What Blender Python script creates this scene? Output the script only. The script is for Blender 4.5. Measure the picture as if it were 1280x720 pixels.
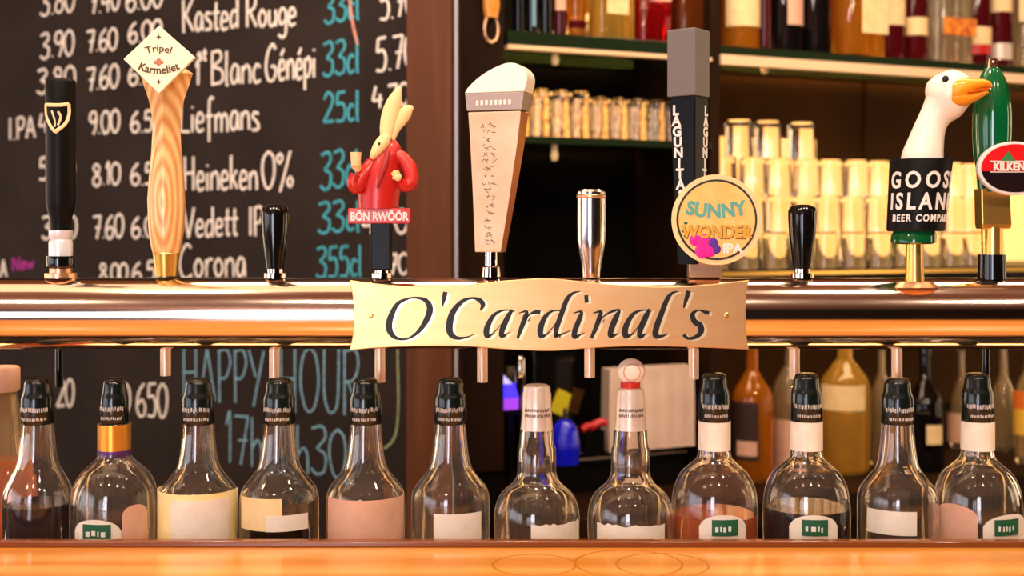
import bpy, math, random
from mathutils import Vector, Matrix
random.seed(7)
PI = math.pi
for o in list(bpy.data.objects): bpy.data.objects.remove(o)
SC = bpy.context.scene
COL = SC.collection

# ------------------------------------------------------------------ camera, world, lights, exposure
F = 1600.0                       # focal length in pixels of the 1280x720 frame
HZ = 290.0                       # horizon row
CZ = 1.399                       # eye height
cam = bpy.data.cameras.new('camera')
cam.sensor_width = 36; cam.lens = 45.0
cam.shift_y = -(360 - HZ) / 1280.0
cam.dof.use_dof = True; cam.dof.focus_distance = 1.29; cam.dof.aperture_fstop = 5.6
cam.clip_start = 0.02
camo = bpy.data.objects.new('camera', cam); COL.objects.link(camo)
camo.location = (0, 0, CZ); camo.rotation_euler = (PI/2, 0, 0)
SC.camera = camo
SC.view_settings.view_transform = 'Standard'
SC.view_settings.look = 'None'
SC.view_settings.gamma = 1.0
SC.view_settings.exposure = 0.08
SC.view_settings.use_curve_mapping = False
W = bpy.data.worlds.new('world'); SC.world = W; W.use_nodes = True
W.node_tree.nodes['Background'].inputs[0].default_value = (1.0, 0.72, 0.5, 1)
W.node_tree.nodes['Background'].inputs[1].default_value = 0.05
WARM = (1.0, 0.75, 0.50)
SC.cycles.max_bounces = 24; SC.cycles.transmission_bounces = 24; SC.cycles.transparent_max_bounces = 16
def area(name, loc, target, sx, sy, power, color=WARM):
    l = bpy.data.lights.new(name, 'AREA'); l.shape = 'RECTANGLE'; l.size = sx; l.size_y = sy
    l.energy = power; l.color = color
    o = bpy.data.objects.new(name, l); COL.objects.link(o); o.location = loc
    o.rotation_euler = (Vector(target) - Vector(loc)).to_track_quat('-Z', 'Y').to_euler()
    return o
def spot(name, loc, target, power, angle, color=WARM, radius=.05):
    l = bpy.data.lights.new(name, 'SPOT'); l.energy = power; l.color = color; l.spot_size = math.radians(angle); l.spot_blend = .6
    l.shadow_soft_size = radius
    o = bpy.data.objects.new(name, l); COL.objects.link(o); o.location = loc
    o.rotation_euler = (Vector(target) - Vector(loc)).to_track_quat('-Z', 'Y').to_euler()
    return o
area('ceiling_light', (-1.0, 1.38, 2.74), (-1.0, 1.38, 0), 2.6, .85, 11, (1.0, .66, .38))
for x in (-.5, .5, 1.2):
    spot('shelf_spot', (x, .75, 2.72), (x*1.1+.1, 2.7, 1.75), 26, 60, (1.0, .78, .54))
for x in (-1.4, -.7, 0, .7, 1.4):
    spot('counter_spot', (x, .95, 2.72), (x*.9, 1.12, 1.1), 34, 70, (1.0, .78, .56))
area('ceiling_light', (0.5, 1.95, 2.74), (0.5, 2.5, 1.4), 2.4, 0.4, 30)
for x in (-1.3, -.45, .45, 1.3):
    spot('ceiling_spot', (x, -.35, 2.72), (x*.55, 1.6, 1.3), 36, 62, (1.0, .80, .60))
for y in (1.0, 2.5, 3.9):  # unseen side lights added to brighten the bottle rims
    area('wall_light', (3.94, y, 1.45), (0, y*.6+.5, 1.3), .3, 1.5, 10, (1.0, .70, .42))
    area('wall_light', (-3.94, y+.35, 1.45), (0, y*.6+.5, 1.3), .3, 1.5, 16, (1.0, .78, .56))
WINDOW_POWER = 2.6

# ------------------------------------------------------------------ helpers
def lin(r, g, b):
    f = lambda c: (c/255/12.92) if c/255 <= .04045 else ((c/255 + .055)/1.055) ** 2.4
    return (f(r), f(g), f(b), 1)
def mat(name, rgb, rough=.5, metal=0., trans=0., ior=1.45, emit=None, estr=0., noise=None, nscale=40., bump=0., coat=0., stretch=(1,1,1)):
    """principled material; noise = second colour mixed in by a noise texture"""
    m = bpy.data.materials.new(name); m.use_nodes = True
    nt = m.node_tree; b = nt.nodes['Principled BSDF']
    c = lin(*rgb)
    b.inputs['Base Color'].default_value = c
    b.inputs['Roughness'].default_value = rough
    b.inputs['Metallic'].default_value = metal
    b.inputs['Transmission Weight'].default_value = trans
    b.inputs['IOR'].default_value = ior
    b.inputs['Coat Weight'].default_value = coat
    b.inputs['Coat Roughness'].default_value = .08
    if emit:
        b.inputs['Emission Color'].default_value = lin(*emit); b.inputs['Emission Strength'].default_value = estr
    if noise or bump:
        tc = nt.nodes.new('ShaderNodeTexCoord'); mp = nt.nodes.new('ShaderNodeMapping')
        mp.inputs['Scale'].default_value = stretch
        nz = nt.nodes.new('ShaderNodeTexNoise'); nz.inputs['Scale'].default_value = nscale; nz.inputs['Detail'].default_value = 5
        nt.links.new(tc.outputs['Object'], mp.inputs['Vector']); nt.links.new(mp.outputs['Vector'], nz.inputs['Vector'])
        if noise:
            rp = nt.nodes.new('ShaderNodeValToRGB')
            rp.color_ramp.elements[0].position = .35; rp.color_ramp.elements[1].position = .65
            rp.color_ramp.elements[0].color = c; rp.color_ramp.elements[1].color = lin(*noise)
            nt.links.new(nz.outputs['Fac'], rp.inputs['Fac']); nt.links.new(rp.outputs['Color'], b.inputs['Base Color'])
        if bump:
            bp = nt.nodes.new('ShaderNodeBump'); bp.inputs['Strength'].default_value = bump; bp.inputs['Distance'].default_value = .002
            nt.links.new(nz.outputs['Fac'], bp.inputs['Height']); nt.links.new(bp.outputs['Normal'], b.inputs['Normal'])
    return m
def woodmat(name, c1, c2, rough=.4, scale=6., dist=6., stretch=(1,1,1), coat=0., rings=False):
    m = mat(name, c1, rough, coat=coat); nt = m.node_tree; b = nt.nodes['Principled BSDF']
    tc = nt.nodes.new('ShaderNodeTexCoord'); mp = nt.nodes.new('ShaderNodeMapping'); mp.inputs['Scale'].default_value = stretch
    wv = nt.nodes.new('ShaderNodeTexWave'); wv.wave_type = 'RINGS' if rings else 'BANDS'; wv.bands_direction = 'Y'
    if rings: wv.rings_direction = 'SPHERICAL'
    wv.inputs['Scale'].default_value = scale; wv.inputs['Distortion'].default_value = dist; wv.inputs['Detail'].default_value = 3; wv.inputs['Detail Scale'].default_value = 1.5
    rp = nt.nodes.new('ShaderNodeValToRGB'); rp.color_ramp.elements[0].color = lin(*c1); rp.color_ramp.elements[1].color = lin(*c2)
    nt.links.new(tc.outputs['Object'], mp.inputs['Vector']); nt.links.new(mp.outputs['Vector'], wv.inputs['Vector'])
    nt.links.new(wv.outputs['Fac'], rp.inputs['Fac']); nt.links.new(rp.outputs['Color'], b.inputs['Base Color'])
    return m

def catmull(pts, n=6, closed=False):
    P = [Vector(p) if len(p) <= 4 else p for p in pts]
    N = len(P); out = []
    if N < 3:
        return [tuple(p) for p in P] if N < 2 else [tuple(P[0].lerp(P[1], i/n)) for i in range(n+1)]
    segs = N if closed else N-1
    for i in range(segs):
        if closed: a, b, c, d = P[(i-1) % N], P[i], P[(i+1) % N], P[(i+2) % N]
        else:
            b, c = P[i], P[i+1]; a = P[i-1] if i else b*2-c; d = P[i+2] if i+2 < N else c*2-b
        for j in range(n):
            t = j/n
            out.append(tuple(.5*((2*b) + (c-a)*t + (2*a-5*b+4*c-d)*t*t + (3*b-a-3*c+d)*t**3)))
    if not closed: out.append(tuple(P[-1]))
    return out

class MB:
    def __init__(s): s.v = []; s.f = []; s.m = []
    def add(s, v, f, mi=0):
        n = len(s.v); s.v += [tuple(x) for x in v]; s.f += [tuple(i+n for i in q) for q in f]; s.m += [mi]*len(f); return s
    def box(s, x0, x1, y0, y1, z0, z1, mi=0):
        v = [(x0,y0,z0),(x1,y0,z0),(x1,y1,z0),(x0,y1,z0),(x0,y0,z1),(x1,y0,z1),(x1,y1,z1),(x0,y1,z1)]
        return s.add(v, [(0,3,2,1),(4,5,6,7),(0,1,5,4),(1,2,6,5),(2,3,7,6),(3,0,4,7)], mi)
    def lathe(s, prof, seg=32, mi=0, c=(0,0,0)):
        v = []; f = []; rows = []
        for r, z in prof:
            if r < 1e-6: rows.append([len(v)]); v.append((c[0], c[1], c[2]+z))
            else:
                rows.append(list(range(len(v), len(v)+seg)))
                v += [(c[0]+r*math.cos(2*PI*i/seg), c[1]+r*math.sin(2*PI*i/seg), c[2]+z) for i in range(seg)]
        for a, b in zip(rows[:-1], rows[1:]):
            for i in range(seg):
                j = (i+1) % seg
                if len(a) == 1 and len(b) == 1: continue
                if len(a) == 1: f.append((a[0], b[j], b[i]))
                elif len(b) == 1: f.append((a[i], a[j], b[0]))
                else: f.append((a[i], a[j], b[j], b[i]))
        return s.add(v, f, mi)
    def tube(s, pts, radii, seg=10, flat=1.0, fdir=None, mi=0):
        """swept tube; flat scales the section along fdir (default y)"""
        P = [Vector(p) for p in pts]; n = len(P)
        if not hasattr(radii, '__len__'): radii = [radii]*n
        v = []; f = []; up = None
        fd = Vector(fdir) if fdir else Vector((0,1,0))
        for i, p in enumerate(P):
            t = (P[min(i+1, n-1)] - P[max(i-1, 0)])
            t = t.normalized() if t.length > 1e-9 else Vector((0,0,1))
            b = fd - t*fd.dot(t)
            if b.length < 1e-3: b = Vector((1,0,0)) - t*t.x
            b.normalize(); a = t.cross(b)
            for k in range(seg):
                an = 2*PI*k/seg
                v.append(p + a*math.cos(an)*radii[i] + b*math.sin(an)*radii[i]*flat)
        for i in range(n-1):
            for k in range(seg):
                l = (k+1) % seg
                f.append((i*seg+k, i*seg+l, (i+1)*seg+l, (i+1)*seg+k))
        f.append(tuple(range(seg))[::-1]); f.append(tuple(range((n-1)*seg, n*seg)))
        return s.add(v, f, mi)
    def loft(s, rings, mi=0):
        """rings: lists of equal length vertex loops"""
        n = len(rings[0]); v = [p for r in rings for p in r]; f = []
        for i in range(len(rings)-1):
            for k in range(n):
                l = (k+1) % n; f.append((i*n+k, i*n+l, (i+1)*n+l, (i+1)*n+k))
        f.append(tuple(range(n))[::-1]); f.append(tuple(range((len(rings)-1)*n, len(rings)*n)))
        return s.add(v, f, mi)
    def prism(s, poly, y0, y1, mi=0):
        """poly (x,z) counter-clockwise seen from -y, extruded in y"""
        n = len(poly); v = [(x, y0, z) for x, z in poly] + [(x, y1, z) for x, z in poly]
        f = [tuple(range(n)), tuple(range(2*n-1, n-1, -1))]
        f += [(i, i+n, (i+1) % n + n, (i+1) % n) for i in range(n)]
        return s.add(v, f, mi)
    def ball(s, c, rx, ry, rz, mi=0, seg=20, rings=12):
        base = MB(); base.lathe([(math.sin(PI*i/rings) if 0 < i < rings else 0, -math.cos(PI*i/rings)) for i in range(rings+1)], seg)
        return s.add([(c[0]+x*rx, c[1]+y*ry, c[2]+z*rz) for x, y, z in base.v], base.f, mi)
    def map(s, fn): s.v = [tuple(fn(Vector(p))) for p in s.v]; return s
    def build(s, name, mats, parent=None, loc=(0,0,0), rot=(0,0,0), smooth=True, ang=35, label=None, bevel=0):
        me = bpy.data.meshes.new(name); me.from_pydata(s.v, [], s.f)
        for m in (mats if isinstance(mats, (list, tuple)) else [mats]): me.materials.append(m)
        for p, mi in zip(me.polygons, s.m): p.material_index = mi
        me.validate(); me.update()
        import bmesh
        bm = bmesh.new(); bm.from_mesh(me); bmesh.ops.recalc_face_normals(bm, faces=bm.faces); bm.to_mesh(me); bm.free()
        if smooth:
            for p in me.polygons: p.use_smooth = True
            me.set_sharp_from_angle(angle=math.radians(ang))
        o = bpy.data.objects.new(name, me); COL.objects.link(o)
        o.location = loc; o.rotation_euler = rot
        if parent: o.parent = parent
        if label: o['label'] = label
        if bevel:
            bv = o.modifiers.new('edge', 'BEVEL'); bv.width = bevel; bv.segments = 3; bv.limit_method = 'ANGLE'
        return o

def thing(name, label, cat, loc=(0,0,0), rz=0, group=None):
    o = bpy.data.objects.new(name, None); COL.objects.link(o); o.empty_display_size = .02
    o.location = loc; o.rotation_euler = (0,0,rz); o['label'] = label; o['category'] = cat
    if group: o['group'] = group
    return o
def tag(o, label, cat, group=None):
    o['label'] = label; o['category'] = cat
    if group: o['group'] = group
    return o
def struct(o): o['kind'] = 'structure'; return o
def dup(root, label, loc, group=None, rz=None):
    r = root.copy(); COL.objects.link(r); r.location = loc
    if rz is not None: r.rotation_euler = (0,0,rz)
    r['label'] = label
    if group: r['group'] = group
    for ch in list(root.children):
        c = ch.copy(); COL.objects.link(c); c.parent = r
        for g in ch.children:
            d = g.copy(); COL.objects.link(d); d.parent = c
    return r

def text_geo(body, size, extrude=.0004, bold=0., spacing=1., align='CENTER'):
    """flat text in x,y (depth in z) as (verts, faces)"""
    c = bpy.data.curves.new('t', 'FONT'); c.body = body; c.size = size; c.extrude = extrude
    c.align_x = align; c.offset = bold; c.space_character = spacing; c.resolution_u = 3
    o = bpy.data.objects.new('t', c); COL.objects.link(o)
    dg = bpy.context.evaluated_depsgraph_get(); me = o.evaluated_get(dg).to_mesh()
    v = [tuple(p.co) for p in me.vertices]; f = [tuple(p.vertices) for p in me.polygons]
    o.evaluated_get(dg).to_mesh_clear(); bpy.data.objects.remove(o); bpy.data.curves.remove(c)
    return v, f

def at(px, py, d): return Vector(((px-640)*d/F, d, CZ - (py-HZ)*d/F))
def ray_plane(px, py, p0, n):
    dr = Vector(((px-640)/F, 1, -(py-HZ)/F)); o = Vector((0,0,CZ))
    return o + dr * ((p0-o).dot(n)/dr.dot(n))

# ------------------------------------------------------------------ materials
M = {}
M['counter'] = woodmat('counter_wood', (212,136,56), (230,166,88), .24, 1.3, 6.0, (.7, 5, 1), coat=.5)
M['steel'] = mat('polished_steel', (238,218,202), .12, 1.0, bump=.02, nscale=6)
M['copper'] = mat('copper', (240,186,144), .3, .85)
M['chrome'] = mat('chrome', (225,215,205), .07, 1.0)
M['brass'] = mat('brass', (244,196,104), .28, .9)
M['plate'] = mat('brushed_brass', (240,190,132), .36, .9, noise=(236,182,122), nscale=18, stretch=(1,1,6))
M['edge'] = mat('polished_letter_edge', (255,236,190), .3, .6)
M['ink'] = mat('black_enamel', (14,10,9), .45)
M['black'] = mat('black_gloss', (12,11,11), .14, coat=.4)
M['blackm'] = mat('black_satin', (20,18,17), .38)
M['blackl'] = mat('black_dull_handle', (14,12,12), .3); M['blackl'].node_tree.nodes['Principled BSDF'].inputs['Specular IOR Level'].default_value = .15
M['dark'] = mat('dark_bar_panel', (42,22,8), .55, noise=(30,15,6), nscale=5)
M['wallroom'] = mat('room_wall', (176,124,84), .8, noise=(160,112,76), nscale=4)
M['darkroom'] = mat('dark_room_wall', (58,36,24), .8, noise=(44,28,20), nscale=4)
M['ceil'] = mat('ceiling_paint', (184,116,66), .8, noise=(164,100,56), nscale=3)
M['floor'] = woodmat('floor_wood', (66,40,24), (92,58,34), .4, 3, 4, (8,1,1))
M['pillar'] = woodmat('brown_pillar_wood', (92,54,34), (110,68,46), .5, 2, 5, (9,9,.7))
M['olive'] = mat('olive_brown_back', (70,42,10), .65, noise=(54,31,6), nscale=3)
M['blackwall'] = mat('black_niche', (12,7,5), .6, noise=(8,5,4), nscale=4)
M['board'] = mat('chalkboard_slate', (52,43,40), .8, noise=(44,36,33), nscale=7)
M['chalk'] = mat('cream_chalk', (255,246,236), .9, noise=(226,212,200), nscale=240)
M['teal'] = mat('teal_chalk', (74,184,202), .9, noise=(52,140,158), nscale=240)
M['blue_chalk'] = mat('grey_blue_chalk', (140,190,214), .9, noise=(96,136,156), nscale=240)
M['magenta'] = mat('magenta_chalk', (200,50,170), .9, noise=(150,40,130), nscale=240)
M['pinkchalk'] = mat('pink_chalk', (240,170,140), .9, noise=(200,130,110), nscale=240)
M['greenchalk'] = mat('green_chalk', (170,180,130), .9, noise=(120,130,100), nscale=240)
M['glass'] = mat('clear_glass', (255,250,244), .0, trans=.985, ior=1.52)
for _m in ('glass',):
    _b = M[_m].node_tree.nodes['Principled BSDF']; _b.inputs['Sheen Weight'].default_value = 1.0; _b.inputs['Sheen Roughness'].default_value = .18; _b.inputs['Sheen Tint'].default_value = lin(255,222,184)  # warm sheen added so the bottle rims look brighter
M['tumbler'] = mat('tumbler_glass', (255,251,244), .03, trans=1.0, ior=1.45, bump=.08, nscale=50)
M['shelfglass'] = mat('green_edge_glass', (44,60,38), .04, trans=.5, ior=1.45)
M['label'] = mat('white_label_paper', (244,230,214), .6, noise=(234,218,200), nscale=60)
M['cream'] = mat('cream_label_paper', (244,214,160), .6, noise=(236,200,142), nscale=50)
M['pink'] = mat('pinkish_label_paper', (226,176,150), .6, noise=(216,164,138), nscale=50)
M['lettering'] = mat('white_lettering', (235,228,220), .5)
M['capprint'] = mat('pale_print', (190,182,174), .5)
M['graytext'] = mat('grey_print', (120,105,95), .6)
M['green'] = mat('green_print', (32,92,58), .5)
M['goldcol'] = mat('gold_foil', (226,162,60), .3, .7)
M['purple'] = mat('purple_foil', (92,48,120), .35, .3)
M['capdark'] = mat('black_green_cap', (14,22,20), .22, coat=.4)
M['capsule'] = mat('silver_capsule', (226,206,190), .34, .35)
M['wine'] = mat('dark_red_liquid', (48,10,24), .05, trans=.3, ior=1.33)
M['darkliq'] = mat('brown_black_liquid', (30,8,8), .05, trans=.15, ior=1.33)
M['orangeliq'] = mat('orange_liquid', (238,116,48), .05, trans=.3, ior=1.33)
M['paleliq'] = mat('pale_yellow_liquid', (255,238,190), .1, trans=.1, ior=1.33)
M['paleyl'] = mat('pale_yellow_paper', (255,232,168), .5, noise=(250,222,150), nscale=40)
M['clearliq'] = mat('clear_liquid', (255,246,226), .0, trans=1., ior=1.33)
M['spoutm'] = mat('spout_metal', (255,222,188), .3, .3)
def colglass(n, rgb, t=.8): return mat(n, rgb, .03, trans=t, ior=1.45)
M['amber'] = colglass('amber_glass', (240,150,40)); M['gold'] = colglass('golden_glass', (255,206,90))
M['redg'] = colglass('red_glass', (200,20,24)); M['darkg'] = colglass('black_glass', (16,12,14), .2)
M['maroon'] = colglass('maroon_glass', (90,14,22), .4); M['brown'] = colglass('brown_glass', (120,56,20), .5)
M['paleg'] = colglass('pale_glass', (250,226,180), .9)
M['led'] = mat('warm_led', (255,220,160), .5, emit=(255,196,120), estr=15.0)
M['ledpanel'] = mat('warm_light_panel', (255,220,160), .5, emit=(255,192,104), estr=1.15)
M['shotpanel'] = mat('warm_shot_panel', (255,220,160), .5, emit=(255,184,96), estr=2.6)
M['goose'] = mat('ivory_paint', (250,234,216), .35, coat=.3)
M['beak'] = mat('orange_paint', (250,160,30), .35, coat=.3)
M['beakin'] = mat('dark_orange_paint', (226,110,24), .4)
M['greenp'] = mat('green_lacquer', (8,92,48), .12, coat=.8)
M['redp'] = mat('red_paint', (192,32,26), .35, coat=.2)
M['fur'] = mat('cream_fur_paint', (244,212,150), .45)
M['wood'] = woodmat('turned_pale_wood', (216,150,84), (246,202,138), .32, 62, 1.6, (1,.5,.24), coat=.4, rings=True)
for _n in M['wood'].node_tree.nodes:
    if _n.type == 'MAPPING': _n.inputs['Location'].default_value = (0, .009, -.0178)
M['wood2'] = woodmat('orange_wood', (226,138,48), (240,166,82), .4, 20, 2, (3,3,.4))
M['paleface'] = mat('champagne_face', (236,204,172), .35, .25, noise=(222,186,152), nscale=30)
M['white'] = mat('white_enamel', (252,246,232), .3)
M['silverband'] = mat('silver_band', (186,164,152), .35, .5)

for _k in ('dark', 'blackwall', 'blackm', 'board', 'pillar', 'olive', 'darkroom'):
    M[_k].node_tree.nodes['Principled BSDF'].inputs['Specular IOR Level'].default_value = .12
M['shot'] = mat('shot_glass', (255,250,240), .04, trans=1.0, ior=1.45, bump=1.0, nscale=70)
# ------------------------------------------------------------------ room shell
struct(MB().box(-4, 4, -4, 5.5, -.1, 0).build('floor', M['floor'], smooth=False))
struct(MB().box(-4, 4, -4, 5.5, 2.8, 2.9).build('ceiling', M['ceil'], smooth=False))
vy0, vy1, vz0, vz1 = -3.3, .9, .9, 2.3
struct(MB().box(-4.1, -4, -4, vy0, 0, 2.8).box(-4.1, -4, vy1, 5.5, 0, 2.8).box(-4.1, -4, vy0, vy1, 0, vz0).box(-4.1, -4, vy0, vy1, vz1, 2.8).build('wall_left', M['wallroom'], smooth=False))
struct(MB().box(4, 4.1, -4, 5.5, 0, 2.8).build('wall_right', M['darkroom'], smooth=False))
wx0, wx1, wz0, wz1 = -2.9, -1.70, .35, 2.1
gx0, gx1 = -1.60, -.62        # brighter glazed door beside the window
struct(MB().box(-4, wx0, -4.1, -4, 0, 2.8).box(wx1, gx0, -4.1, -4, 0, 2.8).box(gx1, 4, -4.1, -4, 0, 2.8).box(gx0, gx1, -4.1, -4, 0, .12).box(gx0, gx1, -4.1, -4, 2.6, 2.8).box(wx0, wx1, -4.1, -4, 0, wz0).box(wx0, wx1, -4.1, -4, wz1, 2.8)
       .build('wall_front', M['darkroom'], smooth=False))
M['daylight'] = mat('daylight_pane', (235,240,255), .2, emit=(232,238,255), estr=WINDOW_POWER)
wnd = struct(MB().box(wx0, wx1, -4.06, -4.05, wz0, wz1).build('window_1', M['daylight'], smooth=False))
M['slit'] = mat('daylight_slit', (235,240,255), .2, emit=(240,240,255), estr=11.0)
struct(MB().box(gx0, gx1, -4.06, -4.05, .12, 2.6).build('window_3', M['slit'], smooth=False))
wn2 = struct(MB().box(-4.06, -4.05, vy0, vy1, vz0, vz1).build('window_2', M['daylight'], smooth=False))
fr = MB()
for y in (vy0, (vy0+vy1)/2-.03, vy1-.06): fr.box(-4.05, -3.98, y, y+.06, vz0, vz1)
for z in (vz0, vz1-.06): fr.box(-4.05, -3.98, vy0, vy1, z, z+.06)
fr.build('window_frame', M['dark'], wn2, smooth=False)
fr = MB()
for x in (wx0, (wx0+wx1)/2-.03, wx1-.06): fr.box(x, x+.06, -4.05, -3.98, wz0, wz1)
for z in (wz0, wz1-.06): fr.box(wx0, wx1, -4.05, -3.98, z, z+.06)
fr.build('window_frame', M['dark'], wnd, smooth=False)
struct(MB().box(-4, 4, 5.5, 5.6, 0, 2.8).build('wall_back', M['darkroom'], smooth=False))

# back bar lines: convex corner near the pillar, chalkboard receding left, shelving receding right
TH = math.radians(24.0)
S0 = Vector((0, 2.4, 0)); DW = Vector((math.cos(TH), math.sin(TH), 0)); NW = Vector((-math.sin(TH), math.cos(TH), 0))
def wp(s, n, z): return S0 + DW*s + NW*n + Vector((0,0,z))      # along the back bar, into its depth, height
def s_at(px, n=0.):                                             # along-bar position that a pixel column meets at depth n
    u = (px-640)/F; b = S0 + NW*n
    return (u*b.y - b.x)/(DW.x - u*DW.y)
def wbox(mb, s0, s1, n0, n1, z0, z1, mi=0):
    return mb.box(s0, s1, n0, n1, z0, z1, mi)                   # built in back-bar space, placed by BARM
def wbuild(mb, name, mats, parent=None, **k):
    if parent is None: return mb.build(name, mats, None, loc=S0, rot=(0,0,TH), **k)
    return mb.build(name, mats, parent, **k)
NB = .32
struct(wbuild(MB().box(-.10, 2.2, NB, NB+.05, 0, 2.8).box(-.10, s_at(625), .0125, NB, 0, 2.8), 'wall_niche', M['blackwall'], smooth=False))
sp0, sp1 = s_at(888), s_at(900)
struct(wbuild(MB().box(sp1, 2.2, NB-.012, NB, .97, 2.6), 'trim_1', M['olive'], smooth=False))
struct(wbuild(MB().box(sp0, sp1, 0, NB-.012, .89, 2.6), 'trim_2', M['dark'], smooth=False))
struct(wbuild(MB().box(-.108, s_at(628), -.006, .012, .955, 2.6), 'trim_3', M['dark'], smooth=False))
struct(wbuild(MB().box(s_at(1075,NB), s_at(1079,NB), NB-.018, NB-.012, 1.36, 2.6), 'trim_4', M['olive'], smooth=False))
pd = 2.2
px0, px1 = at(508,0,pd).x, at(564,0,pd).x
struct(MB().box(px0, px1, pd, pd+.3, 0, 2.8).build('pillar_1', M['pillar'], bevel=.002))
struct(MB().box(px1+.0005, at(576,0,2.25).x, pd+.05, pd+.3, 0, 2.8).box(at(567.5,0,2.24).x, at(572,0,2.24).x, pd+.04, pd+.052, 0, 2.8, 1)
       .build('trim_5', [M['dark'], mat('aluminium_strip', (196,190,200), .4, .3)], smooth=False))
PH = math.radians(28)
B0 = Vector((at(512,0,2.30).x, 2.30, 0)); DB = Vector((-math.cos(PH), math.sin(PH), 0)); BN = Vector((math.sin(PH), math.cos(PH), 0))  # BN points into the wall
def bframe(mb, n): return mb
wl = MB(); 
def quadslab(mb, a, b, n0, n1, z0, z1):
    P = [B0+DB*a+BN*n0, B0+DB*b+BN*n0, B0+DB*b+BN*n1, B0+DB*a+BN*n1]
    v = [(p.x,p.y,z0) for p in P] + [(p.x,p.y,z1) for p in P]
    return mb.add(v, [(0,1,2,3),(4,7,6,5),(0,4,5,1),(1,5,6,2),(2,6,7,3),(3,7,4,0)])
struct(quadslab(wl, -.03, 2.6, .015, .08, 0, 2.8).build('wall_board', M['darkroom'], smooth=False))

# bar structure under the counter and the bottle ledge
struct(MB().box(-1.5, 1.5, .78, 1.195, 0, 1.055).build('trim_6', M['dark'], smooth=False))
struct(MB().box(-1.5, 1.5, 1.195, 1.46, 0, .96).build('trim_7', M['blackm'], smooth=False))

ls = MB().box(-1.2, 1.2, 1.432, 1.452, .9601, .968).build('light_strip', M['blackm'], smooth=False)  # unseen strip added to brighten the bottles and the tube underside
tag(ls, 'long warm light strip on the ledge behind the front bottle row', 'light strip')
MB().box(-1.19, 1.19, 1.434, 1.450, .9682, .974).build('diffuser', M['led'], ls, smooth=False)
# ------------------------------------------------------------------ bar counter
ct = MB().box(-1.5, 1.5, .60, 1.222, 1.055, 1.10).build('bar_counter', M['counter'], bevel=.006)
tag(ct, 'glossy orange wooden bar counter across the foreground', 'counter')
M['rim'] = mat('reddish_brown_rim', (122,62,24), .25, coat=.4)
MB().box(-1.5, 1.5, 1.212, 1.2222, 1.0995, 1.1062).build('rear_rim', M['rim'], ct, bevel=.002, label='reddish brown rear rim')
for cx, cy, r in ((.105, 1.155, .047), (.02, 1.15, .036), (.135, 1.15, .04)):
    MB().lathe([(r,1.10),(r+.0012,1.1001),(r+.0024,1.10)], 64, c=(cx, cy, 0)).build('ring_stain', mat('ring_mark', (192,116,46), .24, coat=.5), ct, label='faint dark glass ring')

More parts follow.
